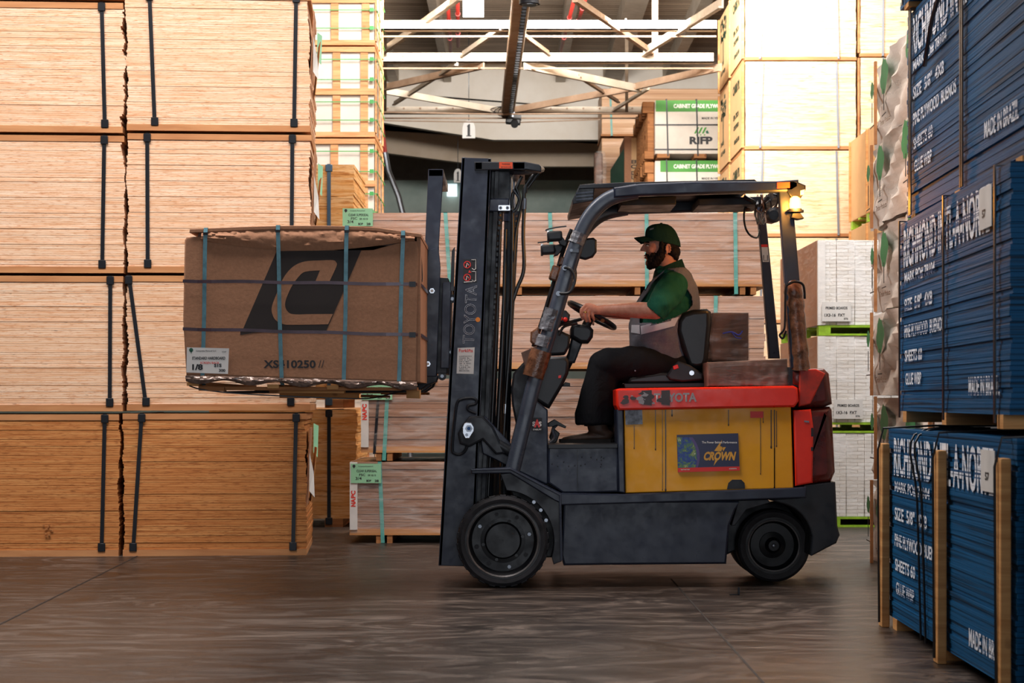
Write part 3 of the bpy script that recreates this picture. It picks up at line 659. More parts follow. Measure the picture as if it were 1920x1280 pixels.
# ---- lattice crates far left
Zc = 19.0; xr = px2x(703, Zc)
for k in range(6):
    zb = .02+.908*k if k else 0.0; hh = .895 if k else .915
    e = empty('slatted_crate', (xr-.61, Zc, zb), 0, ['slatted crate at floor level behind the plywood','second slatted crate from the floor behind the plywood','pale slatted crate beside the narrow rear plywood stack, lowest one in view','pale slatted crate with green bands, second in view from below','second highest pale slatted crate of the far left tower', 'topmost pale slatted crate, cut by the top edge of the picture'][k], 'crate', 'pale slatted crates of the far left tower')
    lbox(e, (-.60, .012, .03), (.60, 1.2, hh-.03), M['beige_ply'] if False else M['rifp_white'], 'panel_box')
    for zz in (.0, hh-.055): lbox(e, (-.61, -.02, zz), (.61, 1.2, zz+.05), M['crate_wood'], 'frame_rail')
    lbox(e, (-.61, -.022, hh*.5-.03), (.61, .012, hh*.5+.03), M['crate_wood'], 'middle_rail')
    for q in range(4):
        x = -.42+q*.30+R.uniform(-.02,.02); lbox(e, (x, -.008, .05), (x+.075, .012, hh-.055), M['crate_wood'], 'batten')
    for q in range(3): lbox(e, (.61, .03+q*.5, .05), (.622, .13+q*.5, hh-.055), M['crate_wood'], 'side_batten')
    for zz in (.16, .34, .56, .76):
        b = MB(); b.box((-.615, -.03, zz), (.63, -.026, zz+.009), M['strap_green']); b.box((.626, -.03, zz), (.63, 1.2, zz+.014), M['strap_green']); b.box((.56, -.036, zz-.012), (.6, -.024, zz+.026), M['strap_green'])
        bmesh.ops.transform(b.bm, matrix=world_of(e), verts=b.bm.verts); b.build('green_band', e)
# ---- cream crates with a green header
Zr = 25.0; pr = 3600/Zr
for k in range(6):
    zb = k*.785+.28; zb = zb if k else 0.28
    if k < 3: continue
    x0 = px2x(1228, Zr); e = empty('panel_crate', (x0+.61, Zr, zb), 0, {5:'cream plywood crate with a green header and roof logo, topmost', 4:'cream plywood crate with a green header seen right above the overhead guard', 3:'cream plywood crate seen through the gap under the overhead guard roof'}[k], 'crate', 'cream plywood crates behind the overhead guard')
    bd = lbox(e, (-.61, 0, .05), (.61, 2.4, .745), M['rifp_white'], 'crate_body', .01)
    for q in range(3): lbox(e, (-.58+q*.48, -.005, 0), (-.42+q*.48, 2.4, .05), M['pine_dark'], 'bearer')
    lbox(e, (-.60 if k == 5 else -.54, -.004, .60), (.61, .0, .748), M['rifp_green'], 'header_band')
    O = world_of(e)
    a = text('CABINET GRADE PLYWOOD', 'header_lettering', e, M['white'], O @ Vector((-.367, -.006, .645)), (1,0,0), (0,0,1), .69, .055, .035)
    text('MADE IN VIETNAM', 'origin_lettering', e, M['ink'], O @ Vector((.0, -.002, .50)), (1,0,0), (0,0,1), .32, .03, .03)
    if k == 5:
        a = text('RIFP', 'logo_lettering', e, M['ink'], O @ Vector((-.16, -.003, .175)), (1,0,0), (0,0,1), .30, .10, .05)
        b = MB()
        for q in range(3): x = -.10+q*.05; b.poly([(x, .315), (x+.025, .315), (x+.065+.0*q, .395), (x+.04, .395)], -.004, -.001, M['rifp_green'])
        b.poly([(.06,.315),(.095,.315),(.075,.36),(.05,.34)], -.004, -.001, M['ink_green'])
        for q in range(3): b.box((-.075+q*.05, -.004, .290), (-.055+q*.05, -.001, .303), M['rifp_green'])
        bmesh.ops.transform(b.bm, matrix=O, verts=b.bm.verts); b.build('roof_logo', e)
    for x in (-.44, -.05, .36): strap_loop(e, x, x-.02, 2.4, .74, M['strap'], .018, clip=False, z0=.02, gap=.008)
    for zz in (.10, .42): lbox(e, (-.62, -.012, zz), (.62, -.008, zz+.016), M['strap'], 'cross_strap')
    for q in range(9):      # cut ends of bearers stacked along the left side
        b = MB(); y = .15+q*.26; b.box((-.70, y, .04), (-.61, y+.09, .745), M['pine_dark'], .01, 1); b.box((-.75+R.uniform(-.02,.02), y-.02, .60), (-.61, y+.10, .75), M['pine_dark'], .01, 1); b.box((-.74, y-.01, .0), (-.61, y+.10, .11), M['pine_dark'], .01, 1)
        bmesh.ops.transform(b.bm, matrix=O, verts=b.bm.verts); b.build('side_post', e)
# ---- the pale tower with stamped sides
Zt = 20.9
def tower(x0, nm, labs, rowz, depth, group, stamps=True, strap_px=None):
    for k, (zb, zt) in enumerate(rowz):
        e = empty('sheet_pack', (x0+.61, Zt, zb), 0, labs[k], 'sheet pack', group); h = zt-zb
        lbox(e, (-.61, 0, 0), (.61, depth, .035), M['cover'], 'base_board')
        sheets(e, 1.20, depth, h-.035, M['beige_ply'], 20, .003, z0=.035, seed=200+k)
        for x in (strap_px or ((1425, 1430), (1572, 1568))): strap_loop(e, px2x(x[0],Zt)-x0-.61, px2x(x[1],Zt)-x0-.61, depth, h-.02, M['strap_grey'], .022, z0=.01, clip=False, gap=.01)
        if stamps:
            O = world_of(e)
            cd = lbox(e, (-.625, .012, .04), (-.611, depth-.02, h-.006), M['beige'], 'side_card')
            rt = (0,-1,0); up = (0,0,1)
            parts = []
            for yy, s, z0, w, hh in ((.95, 'CARB P2', h-.24, .62, .11), (.9, 'EPA TSCA', h*.45, .5, .06), (.9, 'CERTIFIED', h*.33, .5, .05), (2.2, 'DATE', h*.32, .3, .05), (2.2, 'LOT 0628', h*.2, .45, .05), (.85, 'GRADE BB', h*.16, .5, .05)):
                parts.append(text(s, 'stamp_lettering', e, M['ink_dark_green'], O @ Vector((-.6275, yy, z0)), rt, up, w, hh, .05))
            b = MB(); rr = random.Random(k)
            for q in range(26): y = 1.9+rr.uniform(-.26,.26); zz = h-.24+rr.uniform(-.12,.14); b.box((-.628, y, zz), (-.626, y+.09, zz+.045), M['ink_dark_green'])
            b.box((-.628, 1.93, h*.34), (-.626, 1.99, h-.3), M['ink_dark_green'])
            bmesh.ops.transform(b.bm, matrix=O, verts=b.bm.verts); parts.append(b.build('t', e)); join_into(parts[0], parts[1:])
            for q in (0.005, 1.25, depth-.04): lbox(e, (-.640, q, .02), (-.612, q+.035, h), M['pine'], 'edge_batten')
zt_rows = [(0, .93), (.945, 1.875), (1.89, 2.815), (2.83, 3.765), (3.78, 4.735), (4.75, 5.66)]
tower(px2x(1396, Zt), 'a', ['pale sheet pack at floor level behind the truck', 'pale sheet pack second from the floor behind the white boards', 'pale sheet pack behind the rear pillars, below the brown line', 'pale sheet pack behind the amber beacon, third from the top', 'pale sheet pack second from the top with green stamped side', 'topmost pale sheet pack with a green tree stamp on its side'], zt_rows, 2.44, 'pale sheet packs with stamped sides')
for k in (3, 4, 5):
    zb, zt = zt_rows[k]; zb += .04; zt += .04 if k < 5 else 0
    if k == 3: zb = 0.0
    x0 = px2x(1612, Zt); e = empty('sheet_pack', (x0+.61, Zt, zb), 0, ['tall pale pack of the inner right tower behind the tan packs', 'pale sheet pack right of the stamped tower, just under its topmost neighbour', 'topmost pale sheet pack right of the stamped tower'][k-3], 'sheet pack', 'pale sheet packs right of the stamped tower')
    lbox(e, (-.61, 0, 0), (.61, 2.4, .035), M['cover'], 'base_board'); sheets(e, 1.2, 2.4, zt-zb-.035, M['beige_ply'], 20, .003, z0=.035, seed=230+k)
    lbox(e, (-.632, .0, .04), (-.61, .04, zt-zb), M['cover'], 'corner_board'); strap_loop(e, px2x(1655,Zt)-x0-.61, px2x(1656,Zt)-x0-.61, 2.4, zt-zb, M['strap_grey'], .022, clip=False, gap=.01)
# ---- stamped cartons and the tan wall farther back
e = empty('stamped_pack', (W(1215,0,27.5).x, 27.5, 0), 0, 'tan pack with printed date and lot lines left of the cream crates', 'pack')
zz = lambda py, Z: H-(py-HY)/F*Z
xa = W(1172,0,27.5).x; ex = e.location.x
lbox(e, (xa-ex, 0, 0), (xa-ex+1.2, 1.2, zz(258,27.5)), M['beige'], 'panel_box', .01); lbox(e, (xa-ex-.01, -.006, 0), (xa-ex+.09, 1.2, zz(258,27.5)+.01), M['cardboard'], 'edge_board')
O = world_of(e)
for s, py, px, w in (('MADE IN', 298, 1195, .3), ('EPA TSCA VI', 307, 1184, .5), ('CERTIFIED', 316, 1183, .45), ('DATE', 328, 1184, .2), ('LOT NO', 336, 1184, .28)):
    text(s, 'print', e, M['ink'], Vector((W(px,0,27.49).x, 27.49, zz(py,27.5))), (1,0,0), (0,0,1), w, .055, .03)
b = MB(); x = W(1164,0,27.45).x; b.quad([(x-.09, 28.6, zz(262,27.5)-.3), (xa-.015, 27.49, zz(258,27.5)-.15), (xa-.015, 27.49, zz(340,27.5)), (x-.09, 28.6, zz(345,27.5))], M['ink_green']); b.build('green_card', e)
for k, (pt, pb) in enumerate(((165, 255), (258, 345))):
    e = empty('board_bundle', (W(1170,0,29.5).x, 29.5, zz(pb,29.5) if k == 0 else 0), 0, ['tan board bundle high at the back under the roof steel with a teal strap', 'tan board bundle lower at the back beside the brown wrapped column'][k], 'bundle', 'tan board bundles at the back')
    x0 = W(1128,0,29.5).x-e.location.x; h = (zz(pt,29.5)-zz(pb,29.5)) if k == 0 else zz(pt,29.5)
    lbox(e, (x0, 0, .03), (x0+2.6, 1.2, h-.01), M['beige_wall'], 'boards', .01); lbox(e, (x0-.01,-.005,0), (x0+2.6,1.2,.03), M['cover'], 'base_board')
    if k == 0: strap_loop(e, W(1147,0,29.5).x-e.location.x, W(1144,0,29.5).x-e.location.x, 1.2, h, M['strap_teal'], .03, clip=False)
e = empty('wrapped_column', (W(1122,0,26).x, 26, 0), 0, 'reddish brown column wrapped in glossy film at the back left of the tan bundles', 'roll')
b = MB(); c = Vector((e.location.x, 26, 0)); b.obox(c+Vector((0,.05,zz(286,26)/2)), (.115,.12,zz(286,26)), M['cardboard2'], bev=.02); b.build('core', e)
b = MB(); b.lathe(c+Vector((.03,.05,0)), [(0,.085),(zz(300,26),.085),(zz(283,26),.06)], M['film'], 20, 'z', False); b.build('film', e)
# ---- white primed boards on lime pallets
def pallet(x0, x1, y0, y1, zb, label, hgt=.085):
    e = empty('pallet', ((x0+x1)/2, y0, zb), 0, label, 'pallet', 'lime green pallets'); w = x1-x0; d = y1-y0
    for z0, z1 in ((0, .016), (hgt-.018, hgt)):
        for q in range(5 if z0 else 3): yy = q*(d-.1)/(4 if z0 else 2); lbox(e, (-w/2, yy, z0), (w/2, yy+.1, z1), M['lime'], 'deck_board')
    for q in range(3):
        for y_ in range(3): x = -w/2+q*(w-.10)/2; lbox(e, (x, y_*(d-.1)/2, .016), (x+.10, y_*(d-.1)/2+.1, hgt-.018), M['lime'], 'block')
    return e
xw = px2x(1530, Zs); wl = ['lowest film-covered pack of white boards on the floor pallet', 'white board pack in the middle of the three, marked as primed boards', 'topmost white board pack with a printed sheet near its lower edge']
pl = ['lime pallet on the floor under the lowest white board pack', 'lime pallet under the middle white board pack', 'lime pallet under the topmost white board pack']
for k, (zp, zt) in enumerate(((0.0, .775), (.78, 1.58), (1.585, 2.375))):
    ex0 = xw+(.02 if k else .10); pallet(ex0, ex0+1.2, Zs-.01, Zs+2.2, zp, pl[k])
    e = empty('white_board_pack', (ex0+.6, Zs, zp+.086), 0, wl[k], 'boards', 'primed white board packs'); h = zt-zp-.088
    b = MB(); rr = random.Random(k+60); nx = 8; zc = 0.0
    for q in range(nx):
        b.box((-.6+1.2*q/nx+.001, rr.uniform(-.012,.006), 0), (-.6+1.2*(q+1)/nx-.001, 2.2, h), M['white_board'], .004, 1)
    bmesh.ops.transform(b.bm, matrix=world_of(e), verts=b.bm.verts); b.build('boards', e)
    lbox(e, (-.61, .03, 0), (-.602, 2.18, h), M['cardboard'], 'side_card')
    lbox(e, (-.607, -.016, 0), (-.545, .03, h), M['white'], 'corner_guard')
    b = MB(); n = 14; g = [[(-.606+1.212*i/n, -.022+rr.uniform(-.01,.006), h*1.005*j/8) for j in range(9)] for i in range(n+1)]
    V = [[b.bm.verts.new(p) for p in r_] for r_ in g]; fs = [b.bm.faces.new((V[i][j],V[i+1][j],V[i+1][j+1],V[i][j+1])) for i in range(n) for j in range(8)]
    SV = [[b.bm.verts.new((-.618+rr.uniform(-.006,.004), 2.2*i/10, h*j/6)) for j in range(7)] for i in range(11)]; fs += [b.bm.faces.new((SV[i][j],SV[i+1][j],SV[i+1][j+1],SV[i][j+1])) for i in range(10) for j in range(6)]
    b._fin(fs, M['film'], True); bmesh.ops.transform(b.bm, matrix=world_of(e), verts=b.bm.verts); b.build('film', e)
    if k:
        O = world_of(e); x0 = px2x(1540 if k == 2 else 1562, Zs)-e.location.x; sh = lbox(e, (x0, -.034, .03), (x0+.24, -.031, .19), M['paper'], 'printed_sheet')
        a = text('PRIMED BOARDS', 'lettering', sh, M['ink'], O @ Vector((x0+.03,-.036,.13)), (1,0,0), (0,0,1), .18, .022, .02); a2 = text('1X3-16  FXT', 't', sh, M['ink'], O @ Vector((x0+.02,-.036,.07)), (1,0,0), (0,0,1), .17, .025, .02); a3 = text('576', 't', sh, M['ink'], O @ Vector((x0+.18,-.036,.045)), (1,0,0), (0,0,1), .035, .015, .02); join_into(a, [a2, a3])
# ---- tan packs on a lime pallet above the white boards
xb = 3.58
for k, (zb, zt) in enumerate(((0, 1.3), (1.31, 2.84), (2.93, 3.78))):
    e = empty('tan_pack', (xb, 18.4, zb), 0, ['tan sheet pack at floor level behind the white boards', 'tan sheet pack under the lime pallet right of the pale tower', 'tan sheet pack on the lime pallet right of the pale tower'][k], 'sheet pack', 'tan packs above the white boards'); h = zt-zb
    lbox(e, (0, 0, 0), (1.2, 1.9, h), M['beige'], 'side_card', .008)
    for q in (0, .9, 1.86): lbox(e, (-.02, q, 0), (.0, q+.04, h-.01), M['pine'], 'edge_batten')
pallet(xb, xb+1.2, 18.4, 20.3, 2.845, 'lime pallet between the two tan packs high on the right')
# ---- white-wrapped lumber behind the blue sheets
YB = math.radians(-3.2)
for k in range(6):
    zb = k*.54; labs = ['white-wrapped lumber pack at floor level, almost hidden by the blue sheets', 'white-wrapped lumber pack second from the floor', 'white-wrapped lumber pack third from the floor with two green tree prints', 'white-wrapped lumber pack fourth from the floor with crumpled corner', 'white-wrapped lumber pack second from the top with a tree print at its edge', 'topmost white-wrapped lumber pack with a full green tree print']
    xx = 2.36+(.015 if k % 2 else -.01); e = empty('lumber_pack', (xx, 12.6, zb), YB, labs[k], 'lumber', 'white-wrapped lumber packs on the right')
    b = MB(); rr = random.Random(k+90); ny, nz = 22, 10; h = .525
    V = [[b.bm.verts.new((.02+rr.uniform(-.018,.012)+.02*math.sin(j*1.3+i*.7), -2.6+2.65*i/ny, h*j/nz)) for j in range(nz+1)] for i in range(ny+1)]
    fs = [b.bm.faces.new((V[i][j],V[i+1][j],V[i+1][j+1],V[i][j+1])) for i in range(ny) for j in range(nz)]; b._fin(fs, M['lumber_wrap'], True)
    b.box((.05, -2.6, 0), (1.15, .04, h), M['lumber_wrap'], .02)
    bmesh.ops.transform(b.bm, matrix=world_of(e), verts=b.bm.verts); b.build('wrapping', e)
    for y_ in (-.22, -2.4): lbox(e, (-.025, y_, 0), (-.008, y_+.035, h+.01), M['cover'], 'batten')
    b = MB(); O = world_of(e)
    for y_, s_ in ((-.06, .5), (-.62, 1.0), (-1.7, 1.0)):
        n = 18; pts = [(y_+s_*.17*math.cos(2*math.pi*q/n)*(1+.2*math.sin(5*q)), .37+s_*.11*math.sin(2*math.pi*q/n)*(1+.12*math.cos(3*q))) for q in range(n)]
        f = b.bm.faces.new([b.bm.verts.new((-.020, p[0], p[1])) for p in pts]); b._fin([f], M['tree_green'])
        b.box((-.021, y_-.012, .16), (-.019, y_+.012, .29), M['ink']); b.box((-.021, y_-.09, .13), (-.019, y_+.09, .137), M['ink'])
    bmesh.ops.transform(b.bm, matrix=O, verts=b.bm.verts); b.build('tree_print', e)
    text('Timber Products', 'lettering', e, M['tape_brown'], O @ Vector((-.022, -.45, .08)), (0,-1,0), (0,0,1), .34, .035, .02)
# ---- blue painted sheets on the right
ZB = 8.96; XB0, XB1 = 1.755, 1.69; LB = 2.40
XF = (1.755, 1.805, 1.842, 1.81); XN = (1.722, 1.700, 1.768, 1.75)        # face runs from the far corner towards the camera
bl = ['lowest blue sheet pack with upright wooden posts strapped to its face', 'blue sheet pack second from the floor with a white tag near its top', 'blue sheet pack third from the floor with doubled brown straps', 'topmost blue sheet pack, only a corner in view above']
lv = [(.05, .92), (1.0, 1.868), (1.90, 2.835), (2.865, 3.75)]
shift = [-.03, .02, .045, 0.0]
for k, (zb, zt) in enumerate(lv):
    e = empty('blue_sheet_pack', (XF[k], ZB, zb-(.05 if k < 2 else .022)), -math.atan2(XF[k]-XN[k], LB), bl[k], 'sheet pack', 'blue painted sheet packs')
    # local frame: +x into the pack (away from the aisle), -y towards the camera
    h = zt-zb+(.05 if k < 2 else .022); b = MB(); rr = random.Random(k+120); n = 46; g0 = .05 if k < 2 else .022; t = (h-g0)/n
    for q in range(n):
        ox = rr.uniform(0, .006)+(0.006 if q % 9 == 4 else 0); oy = rr.uniform(-.008,.008)
        b.box((ox, -LB+oy, g0+q*t), (1.22+ox, oy, g0+(q+1)*t-.0012), M['blue'])
    O = world_of(e); bmesh.ops.transform(b.bm, matrix=O, verts=b.bm.verts); b.build('sheets', e)
    for y_ in (-.22, -1.22, -2.3): lbox(e, (.0, y_, 0), (1.2, y_+.10, g0), M['pine'], 'bearer')
    rt = (0,-1,0); up = (0,0,1); R3 = O.to_3x3(); ls = []
    for s, s0, w, z0, hh in (('RICHMOND INTL-A-NORTE', .17, 1.92, h-.215, .175), ('MARK PO# 78104', .19, .78, h-.29, .052), ('SIZE  5/8"  4X8', .19, .72, h-.415, .06), ('PINE PLYWOOD  BUENOS', .19, .98, h-.535, .058), ('SHEETS 60', .2, .46, h-.645, .055), ('GLUE WBP', .22, .42, h-.75, .055), ('MADE IN BRAZIL', 1.70, .56, h-.80, .07)):
        ls.append(text(s, 'stencil_lettering', e, M['stencil'], O @ Vector((-.004, -s0, z0)), R3 @ Vector(rt), up, w, hh, .02))
    if k == 0:
        for s_ in (.0, 1.24, 2.28):
            po = lbox(e, (-.045, -s_-.09, .0), (-.008, -s_, h-.07), M['pine'], 'upright_post', .006)
            strap_loop_y = MB(); strap_loop_y.tube([O @ Vector(p) for p in ((-.05,-s_-.045,.02), (-.055,-s_-.045,h-.1), (-.03,-s_-.045,h+.0), (.2,-s_-.045,h+.012), (1.2,-s_-.045,h+.012))], .005, M['strap'], 6); strap_loop_y.build('strap', e)
        for s_ in (.75, .85): b = MB(); b.tube([O @ Vector(p) for p in ((-.006,-s_-.05,.03), (-.012,-s_,h-.3), (-.008,-s_+.08,h-.02), (.3,-s_+.1,h+.01))], .005, M['strap'], 6, smooth_path=5); b.build('strap', e)
    else:
        for s_ in ((.10, 1.22, 2.22) if k == 1 else (.14, 1.30)):
            for d in (0, .035) if k == 2 else (0,):
                b = MB(); w_ = .011
                b.box((-.016, -s_-d-w_, 0.02), (-.010, -s_-d+w_, h+.004), M['strap_brown'] if k == 2 else M['strap']); b.box((-.016, -s_-d-w_, h+.004), (1.22, -s_-d+w_, h+.008), M['strap_brown'])
                bmesh.ops.transform(b.bm, matrix=O, verts=b.bm.verts); b.build('strap', e)
    if k in (0, 1):
        tg = lbox(e, (-.012, -(2.14 if k == 0 else 2.16), h-.20), (-.009, -(1.93 if k == 0 else 1.94), h-.05), M['paper'], 'white_tag')
        text('57', 'lettering', tg, M['ink'], O @ Vector((-.0135, -2.0, h-.16)), R3 @ Vector(rt), up, .06, .03, .03)
    if k == 2:
        b = MB(); b.tube([O @ Vector(p) for p in ((-.02,-1.18,h+.0), (-.05,-1.12,h-.1), (-.06,-.95,h-.2), (-.03,-.62,h-.33))], .010, M['strap_brown'], 6, smooth_path=6); b.build('loose_strap', e)
# the second blue column nearer the camera, only its far edge is in view
e = empty('blue_sheet_pack', (1.735, ZB-LB-.10, 0), 0, 'nearer blue sheet pack cut by the right edge of the picture', 'sheet pack')
b = MB(); rr = random.Random(9)
for q in range(46):
    t = .86/46; oy = rr.uniform(-.01,.0); b.box((rr.uniform(0,.012), -1.2, .06+q*t), (1.2, oy, .06+(q+1)*t-.0015), M['blue_end'])
for q in range(3): b.box((.05+q*.5, -1.2, 0), (.2+q*.5, 0, .06), M['pine'])
bmesh.ops.transform(b.bm, matrix=world_of(e), verts=b.bm.verts); b.build('sheets', e)
# ---------------------------------------------------------------- the forklift
TR = empty('forklift', (W(1200,0,TZ).x, TZ+.55, 0), 0, 'charcoal, orange and yellow battery forklift carrying a cardboard bundle', 'forklift')
VW = 1.10                                  # overall width
def TP(name, b, parent=TR): return b.build(name, parent)
def pr(name, pts, v0, v1, m, bev=0.0, parent=TR, Zr=None, seg=2):
    b = MB(); b.prism(pts, v0, v1, M[m], bev, seg, Zr); return b.build(name, parent)
# wheels
def wheel(px, r, v0, wd, drive, far=False, name='wheel'):
    c = Vector((W(px,0,TZ+ (0 if drive else .30)).x, TZ+v0, r)); f = c; s = 1
    if far: s = -1; c = c+Vector((0, wd, 0))       # outer face points away from the camera
    Y = lambda o: s*o
    b = MB()
    rr = r*(.745 if drive else .68)
    b.lathe(c, [(Y(.012), rr+.012), (Y(.0), rr+.018), (Y(.0), rr+.006), (Y(.012), rr-.006), (Y(wd*.45), rr-.02), (Y(wd*.45), .03), (Y(wd*.5), .03), (Y(wd*.9), rr-.02), (Y(wd*.9), rr+.012)], M['rim'], 64)
    w = TP('wheel', b)
    b = MB()
    b.lathe(c, [(Y(.004), rr+.01), (Y(-.004), rr+.03), (Y(-.006), r*.90), (Y(.004), r*.965), (Y(.018), r-.004), (Y(wd-.018), r-.004), (Y(wd), r*.95), (Y(wd), rr+.01)], M['tyre'], 72)
    nl = 26 if drive else 0
    for k in range(nl):      # shoulder lugs
        a = 2*math.pi*(k+.5)/nl; d = Vector((math.cos(a), 0, math.sin(a)))
        b.obox(c+d*(r-.012)+Vector((0, Y(.035), 0)), (.022, .060, .040), M['tyre'], (0, -a, 0), .004, 1)
    b.build('tyre', w)
    b = MB()
    if drive:
        b.lathe(c, [(Y(.004), rr-.002), (Y(-.002), rr+.006), (Y(.002), rr+.014), (Y(.008), rr+.008)], M['rim_scuffed'], 64); b.build('rim_edge', w); b = MB()
        b.lathe(c, [(Y(.05), 0.001), (Y(.05), .095), (Y(.056), .100), (Y(.075), .105), (Y(.08), .135), (Y(.12), .14), (Y(.12), .001)], M['rim'], 48); b.build('hub', w)
        for k in range(8):
            a = 2*math.pi*(k+.3)/8; p = c+Vector((.152*math.cos(a), Y(.075), .152*math.sin(a))); b = MB(); b.cyl(p, p+Vector((0, Y(-.016), 0)), .011, M['steel'] if k % 3 == 0 else M['tyre'], 6); b.cyl(p+Vector((0,Y(.05),0)), p, .014, M['rim'], 8); b.build('wheel_nut', w)
        b = MB()
        for k in range(6): a = 2*math.pi*k/6+.2; p = c+Vector((.113*math.cos(a), Y(.068), .113*math.sin(a))); b.cyl(p+Vector((0,Y(.02),0)), p+Vector((0, Y(-.006), 0)), .010, M['rim'], 6)
        b.build('hub_bolts', w)
    else:
        b.lathe(c, [(Y(.0), rr-.004), (Y(-.003), rr+.004), (Y(.003), rr+.010), (Y(.010), rr+.004)], M['rim_scuffed'], 64); b.build('rim_edge', w); b = MB()
        b.lathe(c, [(Y(.0), .001), (Y(.0), .030), (Y(.012), .040), (Y(.045), .046), (Y(.055), .075), (Y(.09), .08), (Y(.09), .001)], M['rim'], 40); b.ball(c+Vector((0,Y(-.0),0)), (.014,.008,.014), M['steel']); b.build('hub', w)
    return w
wheel(943, .261, 0.0, .175, True); wheel(943, .261, VW-.175, .175, True, True)
wheel(1451, .2135, .30, .15, False); wheel(1451, .2135, .66, .15, False, True)
# chassis
pr('chassis', [(1057,938),(1393,938),(1380,955),(1368,985),(1362,1057),(1130,1059),(1057,1060),(1052,1040)], .03, VW-.03, 'truck', .012)
pr('chassis_ledge', [(1050,924),(1168,926),(1492,914),(1512,912),(1512,933),(1380,938),(1050,947)], .0, VW, 'truck', .008)
pr('axle_housing', [(1362,950),(1512,935),(1512,985),(1450,1000),(1362,1040)], .50, .60, 'truck_dark', .01)
pr('underside', [(1040,960),(1530,930),(1530,975),(1380,985),(1370,1045),(1040,1045)], .17 , .24, 'truck_dark') if False else None
# rear body curved over the steered wheel
arch = [(1508,909),(1566,903),(1570,985),(1575,1003),(1568,1018),(1522,1042),(1523,1020)]+[(1451+74*math.cos(math.radians(a)), 1020-78*math.sin(math.radians(a))) for a in range(10, 86, 12)]+[(1440,936),(1498,932)]
b = MB(); b.prism(arch, .02, .50, M['truck_dark'], .008); b.prism(arch, .60, VW-.02, M['truck_dark'], .008); b.prism([(1510,909),(1566,903),(1570,985),(1574,1003),(1568,1018),(1528,1036)], .5, .6, M['truck_dark']); TP('rear_skirt', b)
pr('arch_liner', [(1385,938),(1440,936),(1445,942),(1400,955),(1378,985),(1372,985)], .03, VW-.03, 'truck_dark', .004)
# battery box, hood, counterweight
bb = pr('battery_case', [(1170,766),(1483,761),(1488,915),(1173,924)], .02, VW-.02, 'yellow', .006)
b = MB(); b.prism([(1363,917),(1366,905),(1373,899),(1390,899),(1396,905),(1397,916)], .012, .02, M['truck_dark']); b.build('lifting_slot', bb)
b = MB(); b.prism([(1172,767),(1204,766),(1205,795),(1173,796)], .016, .02, simple('worn_grey_patch', '8a8f98', .5, .2, .4, 30)); b.build('worn_patch', bb)
b = MB(); b.prism([(1407,771),(1431,771),(1431,783),(1407,783)], .016, .02, M['red_plastic']); b.build('red_patch', bb)
b = MB(); dr = random.Random(4); dm = simple('oil_run', '3a2a16', .3, 0, .2)
for x, y0, y1 in ((1189,797,840),(1229,768,842),(1242,768,918),(1248,768,918),(1260,768,778),(1366,768,796),(1426,783,888),(1431,771,791),(1446,768,838),(1452,768,915),(1456,770,836),(1452,840,917)):
    w_ = dr.uniform(.0012,.003); a = T(x,y0,.0195); c = T(x+dr.uniform(-1,2),y1,.0195); b.box((a.x-w_, a.y-.001, c.z), (a.x+w_, a.y+.0005, a.z), dm); b.ball((a.x, a.y, c.z), (w_*1.8, .001, w_*3.5), dm, 8, 6)
b.build('oil_runs', bb)
# battery maker's sign: earth at the left, red strip below, gold lettering
b = MB(); nv = simple('sticker_navy', '1c1f4a', .35, 0, .1); b.prism([(1269,815),(1384,812),(1387,882),(1271,885)], .014, .02, nv); sg = b.build('battery_sticker', bb)
def disc_clip(cx, cy, r, x0, y0, y1, v, m, n=40):
    pts = []
    for k in range(n+1):
        a = math.radians(-90+180*k/n); x = cx+r*math.cos(a); y = cy+r*math.sin(a)
        if y0 < y < y1 and x > x0: pts.append((x, y))
    ys = [p[1] for p in pts]; pts = pts+[(x0+1, max(ys)), (x0, min(ys))]
    b = MB(); P = [W(x, y, TZ+v) for x, y in pts]; f = b.bm.faces.new([b.bm.verts.new(p) for p in P]); b._fin([f], m); return b
mg = simple('earth_glow', '5b4a86', .4); em, nt, bs = base('earth_print', .4); f = noise(nt, coords(nt, (26,26,26)), 1.0, 6, .7, 1.0)
L(nt, ramp(nt, f, [(.3, S('16275c')), (.45, S('27489a')), (.53, S('4e7a4c')), (.62, S('8fa05a')), (.7, S('dfe6ea'))]), bs.inputs['Base Color'])
disc_clip(1256, 856, 56, 1270, 817, 881, .0132, mg).build('earth_glow', bb); disc_clip(1254, 857, 53, 1270, 817, 880, .0125, em).build('earth_print', bb)
b = MB(); b.prism([(1271,877),(1387,874),(1387,882),(1271,885)], .0115, .0118, M['red_plastic']); b.build('red_strip', bb)
gd = simple('gold_lettering', 'e8a835', .4); 
text('CROWN', 'crown_lettering', bb, gd, T(1318, 863, .012), (1,0,0), Vector((.22,0,1)), 59/335, 17/335, .05)
a = text('The Power Behind Performance', 'slogan', bb, M['white'], T(1316, 831, .012), (1,0,-.0), (0,0,1), 66/335, 4.2/335, .02)
b = MB(); q_ = lambda x, y: W(x, y, TZ+.0122)
for pts in (((1354,824),(1350,836),(1356,838),(1352,846),(1339,845)), ((1354,838),(1361,838),(1356,846)), ((1341,862),(1346,862),(1338,873))):
    b._fin([b.bm.faces.new([b.bm.verts.new(q_(*p)) for p in pts])], gd)
b.build('crown_mark', bb)
a = text('www                                 com', 'small_print', bb, M['paper'], T(1276, 881.5, .0112), (1,0,.02), (0,0,1), 105/335, 2.5/335, .02)
hd = pr('hood', [(1155,731),(1162,728),(1488,723),(1496,727),(1498,752),(1490,763),(1160,769),(1156,760)], -.01, VW+.01, 'orange', .012)
lt = text('TOYOTA', 'maker_lettering', hd, M['grey_letter'], T(1226, 754, -.0115), (1,0,.015), (0,0,1), 80/335, 17/335, .035)
